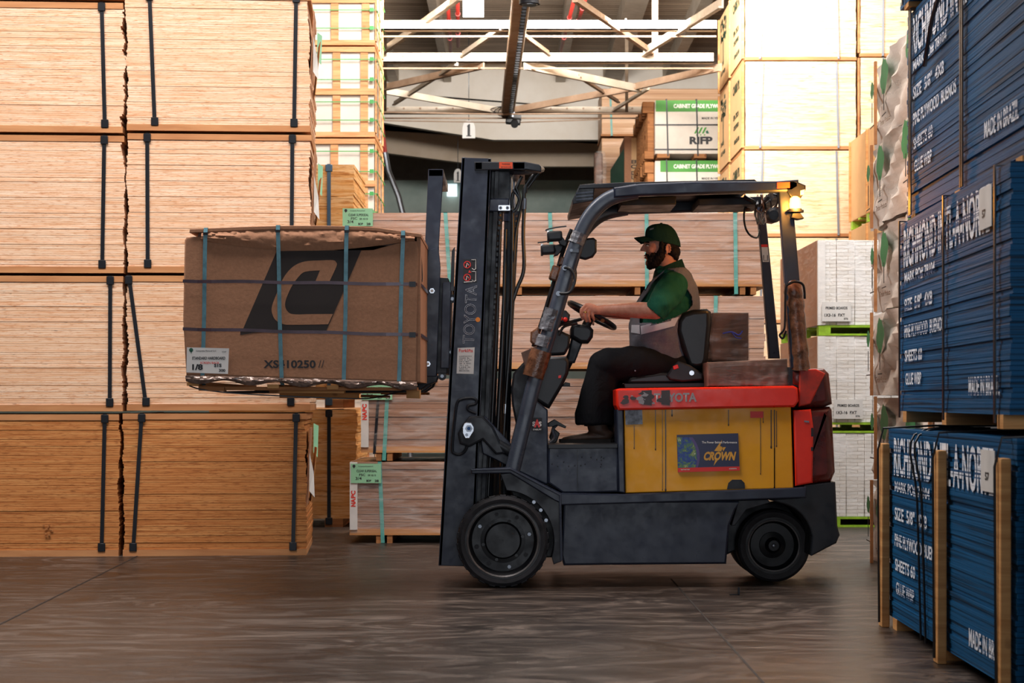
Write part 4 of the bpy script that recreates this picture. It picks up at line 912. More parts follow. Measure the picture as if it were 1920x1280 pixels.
b = MB(); rr = random.Random(12); dk = simple('peeled_patch', '38201c', .4, 0, .3)
for k in range(30):
    cx = rr.uniform(1166,1256); cy = rr.uniform(736,757); n = rr.randint(5,8); s_ = rr.uniform(2,6)
    if cx > 1225 and k % 3: continue
    pts = [(cx+s_*1.4*math.cos(2*math.pi*q/n)*rr.uniform(.5,1.2), cy+s_*math.sin(2*math.pi*q/n)*rr.uniform(.4,1)) for q in range(n)]
    b._fin([b.bm.faces.new([b.bm.verts.new(W(x, y, TZ-.0125-.00005*k)) for x, y in pts])], dk if k % 4 else M['grey_letter'])
for x0, x1 in ((1203,1222), (1240,1256)): b._fin([b.bm.faces.new([b.bm.verts.new(W(x, y, TZ-.0122)) for x, y in ((x0,732),(x1,731),(x1,760),(x0,758))])], dk)
b.build('peeled_sticker', hd)
cw = pr('counterweight', [(1488,768),(1558,762),(1562,768),(1568,885),(1560,904),(1492,912)], .015, VW-.015, 'dark_red', .05, seg=4)
b = MB(); b.prism([(1488,769),(1521,767),(1526,800),(1524,905),(1492,911)], .008, .05, M['orange'], .010); b.build('bright_panel', cw)
b = MB(); b.prism([(1508,788),(1517,789),(1517,792),(1508,791)], .004, .01, M['steel']); b.prism([(1521,802),(1525,802),(1525,818),(1521,818)], .004, .01, M['truck_dark']); b.prism([(1521,838),(1525,838),(1525,845),(1521,845)], .004, .01, M['truck_dark']); b.build('scuffs', cw)
b = MB(); b.prism([(1482,691),(1546,690),(1556,700),(1562,757),(1545,764),(1498,765),(1500,728),(1482,724)], .02, VW-.02, M['dark_red'], .04, 4); ru = b.build('rear_upper_body', TR)
b = MB(); b.prism([(1499,693),(1530,691),(1548,700),(1520,757),(1498,762)], .012, .05, M['orange_worn'], .008); b.build('bright_panel', ru)
pr('hood_post', [(1478,688),(1500,686),(1500,727),(1480,724)], .03, .2, 'truck_dark', .006)
# wrapped cardboard lying on the hood behind the seat
ch = pr('hood_cardboard', [(1326,679),(1476,672),(1478,724),(1328,724)], .06, VW-.1, 'cardboard2', .012)
b = MB(); rr = random.Random(2); nx, nz = 30, 8; 
V = [[b.bm.verts.new(T(1325+154*i/nx, 723-(45+5*i/nx)*j/nz, .052+rr.uniform(-.006,.004))) for j in range(nz+1)] for i in range(nx+1)]
b._fin([b.bm.faces.new((V[i][j],V[i+1][j],V[i+1][j+1],V[i][j+1])) for i in range(nx) for j in range(nz)], M['film_brown'], True); b.build('film', ch)
# floor step and front cowl
st = pr('step_box', [(1028,838),(1158,837),(1160,922),(1110,924),(1055,924),(1028,905)], .02, VW-.02, 'truck', .010)
b = MB(); b.prism([(1082,842),(1083,842),(1083,920),(1082,920)], .016, .02, M['truck_dark']); rr = random.Random(6)
for k in range(16): p = T(rr.uniform(1035,1150), rr.uniform(848,880), .0195); b.ball(p, (.003,.001,.005), M['truck_dark'], 8, 5)
b.build('step_marks', st)
pr('rear_step_pillar', [(1157,768),(1168,768),(1172,924),(1160,922)], .01, VW-.01, 'truck', .006)
pr('floor_plate', [(1028,833),(1158,832),(1158,840),(1028,841)], .01, VW-.01, 'blackplastic', .003)
cwl = pr('front_cowl', [(999,752),(1006,750),(1027,768),(1028,905),(1024,908),(962,879),(972,845)], .04, .12, 'guard' if False else 'truck', .008)
b = MB(); b.prism([(996,783),(1016,783),(1017,808),(997,808)], .034, .04, M['ink']); sk = b.build('stabiliser_sticker', cwl)
text('S', 'lettering', cwl, M['white'], T(998,799,.033), (1,0,0), (0,0,1), 5.5/330, 9/330, .05); text('S', 'lettering', cwl, M['white'], T(1010,799,.033), (1,0,0), (0,0,1), 5.5/330, 9/330, .05)
b = MB(); b.prism([(1006,786),(1008,786),(1013,801),(1009,801),(1008.5,797),(1005.5,797),(1005,801),(1001,801)], .032, .034, M['red_plastic']); b.build('red_letter', cwl)
text('STABILITY', 'lettering', cwl, M['paper'], T(999,806.5,.033), (1,0,0), (0,0,1), 16/330, 3/330, .03)
pr('front_cowl', [(999,752),(1006,750),(1027,768),(1028,905),(1024,908),(962,879),(972,845)], VW-.12, VW-.04, 'truck', .008)
pr('front_bulkhead', [(975,850),(1028,835),(1052,940),(1050,1045),(1000,1045),(950,900)], .2, VW-.2, 'truck_dark', .01)
fd = pr('fender', [(883,880),(958,876),(1052,924),(1055,944),(1040,938),(957,887),(884,888)], .0, .20, 'truck', .006)
b = MB(); b.tube([T(884,881,.0), T(957,879,.0), T(1050,928,.0), T(1053,1050,.0)], .007, M['guard'], 8); b.build('fender_edge', fd)
pr('fender', [(883,880),(958,876),(1052,924),(1055,944),(1040,938),(957,887),(884,888)], VW-.20, VW, 'truck', .006)
b = MB(); ah = [(943+96*math.cos(math.radians(a)), 1015-96*math.sin(math.radians(a))) for a in range(86, -26, -8)]
b.prism([(938,888),(957,886),(1040,936),(1054,944),(1053,1052),(1038,1058)]+ah[::-1], .02, .19, M['truck_dark'], .004); fb = b.build('fender_side', TR)
for x, y in ((1001,941),(1014,956),(1024,975)): b = MB(); b.cyl(T(x,y,.02), T(x,y,.012), .010, M['steel'], 14); b.build('bolt', fb)
b = MB(); b.prism([(938,888),(957,886),(1040,936),(1054,944),(1053,1052),(1038,1058)]+ah[::-1], VW-.19, VW-.02, M['truck_dark'], .004); b.build('fender_side', TR)
b = MB(); b.cyl(T(943,1015,.09), T(943,1015,VW-.09), .06, M['truck_dark'], 20); b.build('front_axle', TR)
# ---- mast
MS = empty('mast', T(870,1095,.2), parent=TR)
def LR(y, l=True):      # left and right edge of the outer channel at row y (the mast leans back)
    t = (y-295)/(1062-295)
    return (866-44*t, 921-33*t) if True else None
for v0, far in ((.17, 0), (VW-.31, 1)):
    ys = [295, 1062]; Zr = TZ+.17
    pts = [(866,295),(921,297),(888,1062),(822,1060)]
    b = MB(); b.prism(pts, v0 if not far else v0+.05, (v0+.025) if not far else v0+.075, M['truck'], .004, 2, Zr)
    b.prism([(866,295),(872,295),(828,1060),(822,1060)], v0, v0+.085, M['truck'], .002, 1, Zr); b.prism([(915,297),(921,297),(888,1062),(882,1062)], v0, v0+.085, M['truck'], .002, 1, Zr)
    oc = b.build('outer_channel', MS)
    b = MB(); b.prism([(888,312),(936,314),(905,1050),(858,1050)], v0+.09, v0+.11, M['truck_dark'], .003, 1, Zr); b.prism([(928,314),(936,314),(905,1050),(897,1050)], v0+.05, v0+.11, M['truck_dark'], .002, 1, Zr); b.build('inner_channel', MS)
    if not far: OC = oc
md = Vector((-44/35.2*.1, 0, -1)); lean = (W(866,295,TZ+.17)-W(822,1060,TZ+.17)).normalized()      # up along the mast
vface = .17
sd = lean.cross(Vector((0,1,0))).normalized()*1
# upright maker's name read from bottom to top
text('TOYOTA', 'maker_lettering', OC, M['letter_outline'], T(889, 645, vface-.001), lean, Vector((-lean.z,0,lean.x)), 110/330, 22/330, .0, outline=True)
b = MB(); b.prism([(869,486),(894,485),(894,529),(868,530)], vface-.0015, vface, M['ink']); ws = b.build('warning_sticker', OC)
b = MB(); q = lambda x, y: T(x, y, vface-.0025)
for cx, cy in ((876,496),(876,520)):
    b.lathe(T(cx,cy,vface-.002), [(0,.0165),(-.001,.0165),(-.001,.021),(0,.021)], M['red_plastic'], 20); b.tube([q(cx-4,cy-4), q(cx+4,cy+4)], .0018, M['red_plastic'], 5); b.tube([q(cx-2,cy+5), q(cx,cy-3), q(cx+3,cy+1)], .0022, M['white'], 5)
b.tube([q(884,487), q(892,487), q(892,504)], .0022, M['white'], 5); b.tube([q(884,509), q(892,509), q(892,527)], .0022, M['white'], 5); b.tube([q(870,529), q(886,528)], .0018, M['white'], 5)
for y in (504, 526): b.tube([q(885,y-1), q(889,y+2), q(893,y-1)], .0018, M['white'], 5)
b._fin([b.bm.faces.new([b.bm.verts.new(q(*p)) for p in ((880,506),(884,511),(878,511))])], M['red_plastic']); b.build('warning_marks', OC)
b = MB(); b.cyl(T(896,599,vface), T(896,599,vface-.002), .0135, M['amber_dot'], 20); b.build('amber_dot', OC)
b = MB(); b.prism([(858,652),(890,651),(888,701),(856,700)], vface-.0015, vface, M['paper']); b.build('capacity_plate', OC)
a = text('Forklifts', 'plate_lettering', OC, M['ink_red'], T(860.5, 660, vface-.002), (1,0,0), (0,0,1), 26/330, 6/330, .02)
for k in range(9): a2 = text(['CAPACITY','3500 lb','24 in LC','189 in MH','36 V DC','TILT 3/6','1655 lb','SERIAL NO','MODEL'][k], 'plate_lettering', OC, M['ink'], T(861, 668.5+k*3.4, vface-.002), (1,0,0), (0,0,1), (24-(k*5)%9)/330, 1.8/330, .02)
# tie bar, hose guard and top
b = MB(); b.prism([(889,303),(985,303),(1011,308),(1015,312),(1015,322),(986,318),(890,319)], .16, .24, M['truck_dark'], .006); b.prism([(889,303),(905,303),(905,319),(890,319)], .16, VW-.18, M['truck_dark'], .005); b.prism([(960,303),(985,303),(985,318),(962,318)], .16, VW-.18, M['truck_dark'], .005); tb = b.build('top_crossmember', MS)
b = MB(); b.prism([(936,303.5),(961,304),(961,316),(936,315.5)], .156, .16, M['orange_label']); b.build('orange_sticker', tb)
text('WARNING', 'lettering', tb, M['ink'], T(941,308.5,.155), (1,0,0), (0,0,1), 15/330, 2.4/330, .02); text('KEEP HANDS CLEAR', 'lettering', tb, M['ink'], T(939,314,.155), (1,0,0), (0,0,1), 20/330, 2/330, .02)
b = MB(); b.tube([T(960,322,.2), T(990,322,.3), T(1012,318,.5), T(1013,318,.75), T(985,321,VW-.2)], .018, M['truck_dark'], 8, smooth_path=5); b.build('hose_guard', MS)
b = MB(); b.prism([(921,318),(958,318),(955,396),(918,394)], .24, .30, M['truck_dark'], .006); b.prism([(918,372),(955,372),(954,396),(916,396)], .20, .34, M['truck'], .006); b.build('cylinder_bracket', MS)
b = MB(); b.prism([(934,384),(957,384),(957,395),(934,395)], .19, .20, M['chrome'], .002); 
for x in (938.5, 951.5): b.cyl(T(x,389.5,.19), T(x,389.5,.184), .010, M['steel'], 12); b.cyl(T(x,389.5,.184), T(x,389.5,.182), .005, M['ink'], 8)
b.build('clamp_plate', MS)
for x0, x1, vv, rad, nm in ((930,910,.30,.038,'lift_cylinder'), (955,944,.46,.030,'lift_cylinder'), (962,930,VW-.36,.038,'lift_cylinder')):
    b = MB(); b.cyl(T(x0,396,vv), T(x1,1000,vv), rad, M['truck_dark'], 20); b.cyl(T(x0,396,vv), T(x0-.6,415,vv), rad*1.12, M['truck'], 20); b.cyl(T(x0+1,318,vv), T(x0,396,vv), rad*.55, M['chrome'], 16); b.build(nm, MS)
b = MB(); a = T(938,398,.26); c = T(898,1010,.26); n = 62
for k in range(n):
    p = a.lerp(c, k/n); b.obox(p, (.018,.014,.016) if k % 2 else (.011,.02,.020), M['truck_dark'] if k % 2 else M['hose'])
b.build('lift_chain', MS)
b = MB(); a = T(968,400,.62); c = T(940,1000,.62)
for k in range(n): p = a.lerp(c, k/n); b.obox(p, (.018,.014,.016) if k % 2 else (.011,.02,.020), M['hose'])
b.build('lift_chain', MS)
for pts, v, rad in ((((978,330),(968,352),(960,372),(961,420),(958,600),(948,760),(940,900)), .33, .010), (((1010,318),(985,350),(983,388),(981,440),(982,505),(968,545),(953,600),(949,700),(946,840)), .40, .011),
                    (((968,352),(974,372),(966,394),(958,392)), .30, .009), (((985,352),(975,400),(966,450),(962,540),(956,700)), .5, .009), (((1012,322),(995,345),(984,360)), .42, .008), (((938,430),(932,600),(922,800),(914,960)), .22, .007), (((948,430),(942,640),(930,860)), .27, .010)):
    b = MB(); b.tube([T(x,y,v) for x, y in pts], rad, M['hose'], 10, smooth_path=8); b.build('hydraulic_hose', MS)
b = MB(); b.cyl(T(984,372,.40), T(983,392,.40), .013, M['steel'], 12); b.cyl(T(986,350,.40), T(985,362,.40), .011, M['truck_dark'], 12); b.cyl(T(948,757,.33), T(947,775,.33), .010, M['chrome'], 12); b.tube([T(962,355,.3), T(973,372,.3), T(970,390,.3), T(961,398,.3)], .008, M['guard'], 10, smooth_path=6); b.build('hose_fitting', MS)
# hook, pivot and tilt cylinder
b = MB(); b.tube([T(893,775,.12), T(878,768,.12), T(879,760,.12), T(891,757,.12), T(893,750,.12), T(884,746,.12), T(866,748,.12), T(857,756,.12), T(852,790,.12), T(848,840,.12), T(853,850,.12), T(864,851,.12), T(873,843,.12), T(878,826,.12)], .0085, M['truck_dark'], 8, smooth_path=6); b.build('cable_hook', MS)
b = MB(); b.prism([(868,795),(880,780),(905,779),(925,800),(948,850),(930,852),(905,825),(880,838),(862,832),(858,812)], .10, .17, M['truck_dark'], .012); b.prism([(870,793),(874,791),(884,792),(889,800),(889,808),(880,822),(872,822),(867,812),(867,800)], .085, .10, M['chrome'], .004)
b.cyl(T(879,803,.085), T(879,803,.07), .021, M['steel'], 6); b.cyl(T(879,803,.07), T(879,803,.069), .010, M['ink_blue'], 14); b.cyl(T(875,815,.085), T(875,815,.078), .009, M['steel'], 10); b.build('tilt_pivot', MS)
b = MB(); b.prism([(895,786),(910,780),(975,850),(962,880),(930,862),(905,850)], .17, .20, M['truck'], .006); b.build('gusset', TR)
b = MB(); b.cyl(T(888,806,.13), T(930,832,.13), .016, M['chrome'], 20); b.cyl(T(922,826,.13), T(966,852,.13), .030, M['truck_dark'], 24); b.build('tilt_cylinder', TR)
# carriage, load backrest, forks
CG = empty('carriage', T(815,720,.3), parent=MS)
b = MB(); b.prism([(803,317),(831,317),(831,331),(823,455),(823,520),(818,700),(812,706),(788,706),(786,690),(793,560),(797,455)], .15, .17, M['truck'], .003); b.prism([(802,470),(822,462),(826,500),(818,705),(790,705),(797,560)], .135, .15, M['truck'], .003); b.prism([(803,317),(831,317),(831,331),(803,331)], .15, VW-.15, M['truck'], .004); b.build('load_backrest', CG)
b = MB(); b.prism([(803,317),(831,317),(831,331),(823,455),(818,700),(812,706),(788,706),(793,560),(797,455)], VW-.17, VW-.15, M['truck'], .003)
for q_ in range(5): b.prism([(806,331),(815,331),(806,560),(797,560)], .28+q_*.13, .295+q_*.13, M['truck'], 0)
b.build('load_backrest', CG)
for y, x in ((545,810), (682,802)): b = MB(); b.cyl(T(x,y,.135), T(x,y,.120), .016, M['chrome'], 6); b.cyl(T(x,y,.12), T(x,y,.116), .009, M['white'], 12); b.build('bolt', CG)
b = MB(); b.prism([(822,520),(840,521),(842,536),(838,700),(818,700),(822,560)], .18, VW-.18, M['truck_dark'], .004); b.prism([(830,530),(847,528),(845,560),(842,690),(826,690)], .16, .20, M['truck'], .004); b.prism([(847,470),(853,462),(851,545),(844,545)], .16,.17, M['truck_dark']); b.build('fork_carriage', CG)
for x, y in ((829,705),(848,560),(846,660)): b = MB(); b.cyl(T(x,y,.19), T(x,y,.24), .024, M['truck_dark'], 18); b.cyl(T(x,y,.185), T(x,y,.19), .010, M['steel'], 12); b.build('roller', CG)
for v in (.28, VW-.40):
    b = MB(); b.prism([(800,560),(811,560),(812,708),(806,724),(790,735),(420,737),(412,733),(790,725),(797,716)], v, v+.12, M['truck_dark'], .006, 2, TZ+.16); b.build('fork', CG)
b = MB(); b.prism([(788,704),(822,704),(818,716),(800,722),(786,734),(782,724)], .14, .28, M['truck_dark'], .006); b.build('fork_heel_guard', CG)
# ---- overhead guard
OG = empty('overhead_guard', T(1280,345,.1), parent=TR)
def rail(v, far=False):
    P = [(961,882),(982,796),(1003,712),(1030,624),(1052,552),(1070,492),(1084,450),(1097,420),(1113,396),(1135,376),(1160,365),(1195,358)]
    b = MB(); path = crom([T(x, y, .03)+Vector((0, v-.03, 0)) for x, y in P], 4)
    b.sweep(path, rrect(.085, .072, .030, 4), M['guard'], up=(0,1,0)); o = b.build('front_pillar', OG)
    b = MB(); b.prism([(1150,352),(1200,345),(1300,341),(1456,340),(1496,337),(1497,352),(1484,360),(1330,364),(1200,368),(1150,372)], .0, .075, M['guard' if False else 'truck'], .012, 3, TZ+.03)
    if far: bmesh.ops.translate(b.bm, verts=b.bm.verts, vec=(0, v+.01, 0))
    o2 = b.build('roof_rail', OG)
    return o, o2
fp, rr_ = rail(.045); rail(VW-.045-.04, True)
b = MB(); b.prism([(1457,342),(1481,341),(1481,352),(1457,353)], -.004, .0, M['orange_label']); b.build('reflector', rr_)
b = MB(); b.prism([(1463,341),(1487,337),(1511,347),(1511,355),(1502,371),(1484,371),(1478,362)], .0, .14, M['truck_dark'], .008); b.prism([(1463,341),(1487,337),(1511,347),(1511,355),(1502,371),(1484,371),(1478,362)], VW-.14, VW, M['truck_dark'], .008); b.prism([(1466,343),(1486,341),(1486,360),(1466,360)], .1, VW-.1, M['truck_dark'], .006); b.build('rear_corner', OG)
b = MB(); b.prism([(1501,357),(1509,355),(1507,364),(1501,366)], -.004, .0, M['paper']); b.build('paper_tag', OG)
# roof plate seen edge-on and its underside slats
b = MB(); b.prism([(1087,346),(1160,342),(1415,336),(1421,341),(1200,350),(1085,354)], .06, VW-.06, M['truck_dark'], .004); b.prism([(1087,346),(1116,343),(1112,376),(1074,383),(1073,375)], .07, VW-.06, M['truck_dark'], .006)
for q_ in range(3): b.prism([(1080,361+q_*6),(1112,358+q_*6),(1112,361+q_*6),(1080,364+q_*6)], .062, .07, M['truck'])
b.build('roof_plate', OG)
for x0, x1 in ((1165,1268),(1310,1428)):
    b = MB(); b.prism([(x0,372),(x1,368),(x1,383),(x0,385)], .55, VW-.10, M['truck_dark'], .006, 2, TZ+.55); b.build('roof_bar', OG)
b = MB(); b.prism([(1100,384),(1130,375),(1262,372),(1262,377),(1135,381),(1110,392)], VW-.12, VW-.08, simple('blue_rail_paint', '27386e', .4, 0, .2), .004, 2, TZ+.9); b.build('blue_rail', OG)
# rear pillars
b = MB(); b.prism([(1460,356),(1485,354),(1514,690),(1484,690)], .02, .09, M['truck'], .008); np_ = b.build('rear_pillar', OG)
b = MB(); b.prism([(1419,375),(1433,375),(1463,672),(1442,672)], VW-.09, VW-.03, M['truck'], .008, 2, TZ+VW-.09); fpl = b.build('rear_pillar', OG)
b = MB(); Zp = TZ+VW-.092; b._fin([b.bm.faces.new([b.bm.verts.new(W(x,y,Zp-.002)) for x,y in ((1427,458),(1439,458),(1442,491),(1430,491))])], M['paper']); b._fin([b.bm.faces.new([b.bm.verts.new(W(x,y,Zp-.003)) for x,y in ((1427,458),(1439,458),(1439.5,463),(1427.5,463))])], M['red_plastic'])
b.tube([W(1432,478,Zp-.004), W(1432,488,Zp-.004), W(1440,488,Zp-.004), W(1439,478,Zp-.004)], .002, M['ink'], 5); b.build('pillar_sticker', OG)
b = MB(); rr = random.Random(21); path = [T(1486+.09*(y-530), y, .055) for y in range(526, 695, 8)]
b.bm.verts.ensure_lookup_table(); rings = []
for i, p in enumerate(path):
    rad = .056+rr.uniform(-.004,.005)+(.0 if i else -.01); rings.append([b.bm.verts.new(p+Vector((rad*math.cos(a)*.95, rad*math.sin(a)*.95, rr.uniform(-.006,.006)))) for a in [2*math.pi*q/14 for q in range(14)]])
b._fin([b.bm.faces.new((rings[i][q], rings[i][(q+1)%14], rings[i+1][(q+1)%14], rings[i+1][q])) for i in range(len(rings)-1) for q in range(14)], M['tape_brown'], True); b.build('pillar_wrap', OG)
b = MB(); b.tube([T(1478,532,.0), T(1473,545,.0), T(1472,600,.01), T(1470,618,.01), T(1462,628,.02), T(1468,634,.02), T(1474,620,.02)], .006, M['strap'], 8, smooth_path=5); b.tube([T(1476,534,-.01), T(1490,528,-.012), T(1506,534,-.01), T(1509,560,.0)], .007, M['strap'], 8, smooth_path=5); b.build('bungee_cord', OG)
b = MB(); b.cyl(T(1480,493,.06), T(1474,493,.06), .012, M['truck_dark'], 12); b.build('stud', OG); b = MB(); b.cyl(T(1444,525,1.05), T(1436,525,1.05), .012, M['truck_dark'], 12); b.build('stud', OG)
# beacon
BC = empty('beacon', T(1491,400,.0), parent=OG)
c = T(1491,398,.0); b = MB(); b.lathe(c, [(0,.048),(.012,.048),(.012,.038),(.02,.036),(.02,.001),(0,.001)], M['truck_dark'], 24, 'z'); b.build('beacon_base', BC)
b = MB(); b.lathe(c, [(.014,.030),(.045,.033),(.078,.028),(.090,.012),(.091,.001),(.014,.001)], M['glow'], 24, 'z'); b.build('beacon_lens', BC)
b = MB(); b.prism([(1486,400),(1500,398),(1508,409),(1498,411),(1484,408)], -.03, .05, M['blackplastic'], .004); b.build('beacon_bracket', BC)
pl = bpy.data.lights.new('beacon_light', 'POINT'); pl.energy = 14; pl.color = (1.0, .38, .05); pl.shadow_soft_size = .035; lo = bpy.data.objects.new('beacon_light', pl); COL.objects.link(lo); lo.location = T(1493,384,-.07)
# cables, horn and alarm in the rear corner
b = MB(); rr = random.Random(33)
for k in range(9):
    x = rr.uniform(1412,1440); b.tube([T(x, 366, .5+.05*k), T(x+rr.uniform(-6,10), 385+rr.uniform(-8,8), .5), T(x+rr.uniform(-6,14), 402, .6), T(1424+rr.uniform(-4,8), 420, .9)], .005, M['hose'] if k % 3 else M['tape_brown'], 6, smooth_path=6)
for k in range(4): b.tube([T(1436,395+k*3,.4), T(1452,388+k*2,.3), T(1459,370,.2), T(1450,364,.2)], .005, M['hose'], 6, smooth_path=6)
b.tube([T(1395,368,.5), T(1410,376,.5), T(1425,384,.6), T(1440,372,.4)], .012, M['hose'], 6, smooth_path=6); b.build('cable_bundle', OG)
b = MB(); b.tube([T(1403,393,.7), T(1397,390,.7), T(1395,410,.7), T(1399,430,.7), T(1408,442,.7), T(1420,445,.8), T(1424,432,.9)], .006, M['hose'], 8, smooth_path=6); b.ball(T(1402,393,.7), (.018,.012,.010), M['tape_brown']); b.build('dangling_cable', OG)
b = MB(); b.prism([(1441,390),(1460,387),(1466,396),(1464,412),(1450,418),(1438,416),(1436,400)], .25, .33, M['tape_brown'], .008); b.cyl(T(1451,403,.25), T(1451,403,.21), .045, M['truck_dark'], 24, .028); b.build('horn', OG)
# things fixed to the front pillar
b = MB()
for x, y, r_ in ((1084,447,.048),(1034,590,.047),(1028,610,.047),(1020,640,.047),(1013,672,.047)):
    t = (T(1052,552,.045)-T(1003,712,.045)).normalized() if y > 500 else (T(1097,420,.045)-T(1084,450,.045)).normalized()
    c = T(x,y,.045); rg = []
    for i in range(5):
        p = c+t*(i-2)*.016; rg.append([b.bm.verts.new(p+Vector((t.z*math.cos(a)*.045-0, math.sin(a)*.048, -t.x*math.cos(a)*.045))*(1+R.uniform(-.03,.08))) for a in [2*math.pi*q/12 for q in range(12)]])
    b._fin([b.bm.faces.new((rg[i][q], rg[i][(q+1)%12], rg[i+1][(q+1)%12], rg[i+1][q])) for i in range(4) for q in range(12)], M['tape'], False)
b.build('clear_tape', OG)
b = MB(); t = (T(1003,712,.045)-T(1052,552,.045)).normalized(); c = T(1007,682,.045); rg = []
for i in range(7):
    p = c+t*(i-3)*.026; rg.append([b.bm.verts.new(p+Vector((t.z*math.cos(a)*.060, math.sin(a)*.062, -t.x*math.cos(a)*.060))*(1+R.uniform(-.02,.05))) for a in [2*math.pi*q/16 for q in range(16)]])
b._fin([b.bm.faces.new((rg[i][q], rg[i][(q+1)%16], rg[i+1][(q+1)%16], rg[i+1][q])) for i in range(6) for q in range(16)], M['tape_brown'], True); b.prism([(977,661),(1006,648),(1012,657),(995,688),(985,690)], .03, .05, M['cardboard2'], .003); b.prism([(995,622),(1010,612),(1016,640),(1003,650),(994,640)], .09, .16, M['tape_brown'], .01); b.build('cardboard_wrap', OG)
b = MB(); b.tube([T(1059,502,.0), T(1068,503,-.03), T(1077,515,-.035), T(1077,530,-.035), T(1068,548,-.03), T(1050,550,.0)], .0085, M['blackplastic'], 10, smooth_path=6); b.cyl(T(1059,502,.01), T(1059,502,-.005), .014, M['steel']); b.cyl(T(1047,550,.01), T(1047,550,-.005), .014, M['steel']); b.build('grab_handle', OG)
b = MB(); b.prism([(1092,447),(1113,445),(1119,450),(1119,472),(1112,482),(1098,487),(1086,484),(1084,476),(1088,455)], .06, .10, M['blackplastic'], .012, 3); b.prism([(1070,467),(1086,466),(1086,474),(1070,474)], .0, .08, M['guard'], .003); b.cyl(T(1071,469,-.002), T(1071,469,-.012), .009, M['steel'], 8); b.build('mirror', OG)
HL = empty('work_lamp', T(1040,450,.1), parent=OG)
for y, v in ((440,.10),(465,.24)):
    b = MB(); b.obox(T(1040 if y < 450 else 1028, y+3, v), (.085,.10,.055), M['blackplastic'], (0,-.06,0), .012); b.cyl(T(1026 if y < 450 else 1014, y+3, v), T(1030 if y < 450 else 1018, y+3, v), .036, M['steel'], 20); b.build('lamp_housing', HL)
b = MB(); b.tube([T(1062,424,.1), T(1045,426,.1), T(1026,430,.1), T(1024,433,.1)], .004, M['hose'], 6, smooth_path=4); b.tube([T(1050,450,.2), T(1030,452,.2), T(1008,455,.2)], .004, M['hose'], 6); b.prism([(1040,436),(1052,440),(1063,455),(1060,462),(1050,458)], .08, .14, M['blackplastic'], .004); b.prism([(1038,460),(1056,456),(1058,464),(1046,478),(1038,480),(1042,470)], .14, .20, M['blackplastic'], .004); b.build('lamp_bracket', HL)
b = MB(); b.tube([T(1072,430,.13), T(1056,470,.13), T(1044,510,.13), T(1020,590,.13), T(1000,650,.13)], .012, M['hose'], 8, smooth_path=5); b.tube([T(1078,500,.1), T(1079,520,.1), T(1075,532,.1), T(1066,545,.1)], .008, M['hose'], 8, smooth_path=5); b.build('pillar_cable', OG)
b = MB(); b.obox(T(1040,512,.12), (.05,.04,.09), M['tape_brown'], (0,.3,0), .012); b.obox(T(1054,490,.12), (.03,.04,.05), M['tape_brown'], (0,.3,0), .008); b.build('taped_joint', OG)
# ---- controls
DS = empty('dashboard', T(1050,740,.5), parent=TR)
b = MB(); b.prism([(1026,668),(1062,668),(1068,678),(1066,700),(1056,722),(1030,766),(1022,762),(1000,748),(1003,726),(1012,690)], .25, .85, M['blackplastic'], .02, 3); b.build('dash_shell', DS)
b = MB(); b.prism([(1000,668),(984,676),(962,700),(958,730),(960,760),(968,800),(985,812),(1000,750),(1010,700)], .3, .9, M['truck_dark'], .012); b.build('dash_front', DS)
b = MB(); b.prism([(1031,620),(1048,618),(1070,628),(1068,650),(1060,664),(1028,666),(1026,650)], .34, .60, M['blackplastic'], .015, 3); b.build('instrument_box', DS)
b = MB(); b.prism([(1074,606),(1106,610),(1113,618),(1112,632),(1104,643),(1088,643),(1070,632),(1070,616)], .40, .62, M['blackplastic'], .02, 3); b.build('column_shroud', DS)
b = MB(); b.cyl(T(1108,592,.51), T(1060,690,.51), .026, M['blackplastic'], 20); b.prism([(1072,632),(1092,643),(1078,680),(1062,680)], .44, .58, M['truck_dark'], .01); b.prism([(1060,716),(1069,718),(1069,724),(1054,724)], .3, .36, M['blackplastic'], .003); b.build('steering_column', DS)
b = MB(); b.prism([(1047,704),(1052,703),(1052,708),(1047,709)], .238, .25, M['red_plastic']); b.build('red_switch', DS)
b = MB(); b.prism([(1051,579),(1062,582),(1069,590),(1067,602),(1058,606),(1045,602),(1044,592)], .30, .38, M['blackplastic'], .01, 3)
b.build('lever_box', DS)
for x, y in ((1051,597),(1060,599),(1047,600)): b = MB(); b.ball(T(x,y,.295), (.013,.012,.014), M['red_plastic']); b.build('red_knob', DS)
b = MB(); b.tube([T(1040,618,.33), T(1052,608,.33), T(1072,603,.36), T(1090,598,.42)], .010, M['blackplastic'], 8, smooth_path=5); b.tube([T(1048,628,.33), T(1058,612,.33), T(1082,606,.36)], .008, M['blackplastic'], 8, smooth_path=5); b.build('lever', DS)
# steering wheel: its plane is seen almost edge-on
SW = empty('steering_wheel', T(1110,591,.51), parent=DS)
ax = (T(1065,566,.51)-T(1155,616,.51)); rad = ax.length/2-.012; ax.normalize(); c = T(1110,591,.51); sdv = Vector((0,1,0))+ax*0.0; nrm = ax.cross(sdv).normalized(); sdv = (sdv+nrm*.03).normalized()
b = MB(); ring = [c+ax*rad*math.cos(a)+sdv*rad*math.sin(a) for a in [2*math.pi*k/48 for k in range(48)]]
b.tube(ring, .0155, M['vinyl'], 10, closed=True, up=nrm); b.build('rim', SW) if False else b.build('wheel_rim', DS)
b = MB()
for a in (90, 210, 330): a = math.radians(a); b.tube([c-nrm*.02*0, c+(ax*math.cos(a)+sdv*math.sin(a))*rad], .011, M['blackplastic'], 8)
b.cyl(c+nrm*.012, c-nrm*.03, .035, M['blackplastic'], 20); b.build('wheel_spokes', DS); bpy.data.objects.remove(SW)
b = MB(); p = T(1138,606,.36); b.cyl(T(1130,601,.36), T(1118,594,.45), .012, M['pine_dark'], 10); b.build('spinner_knob', DS)
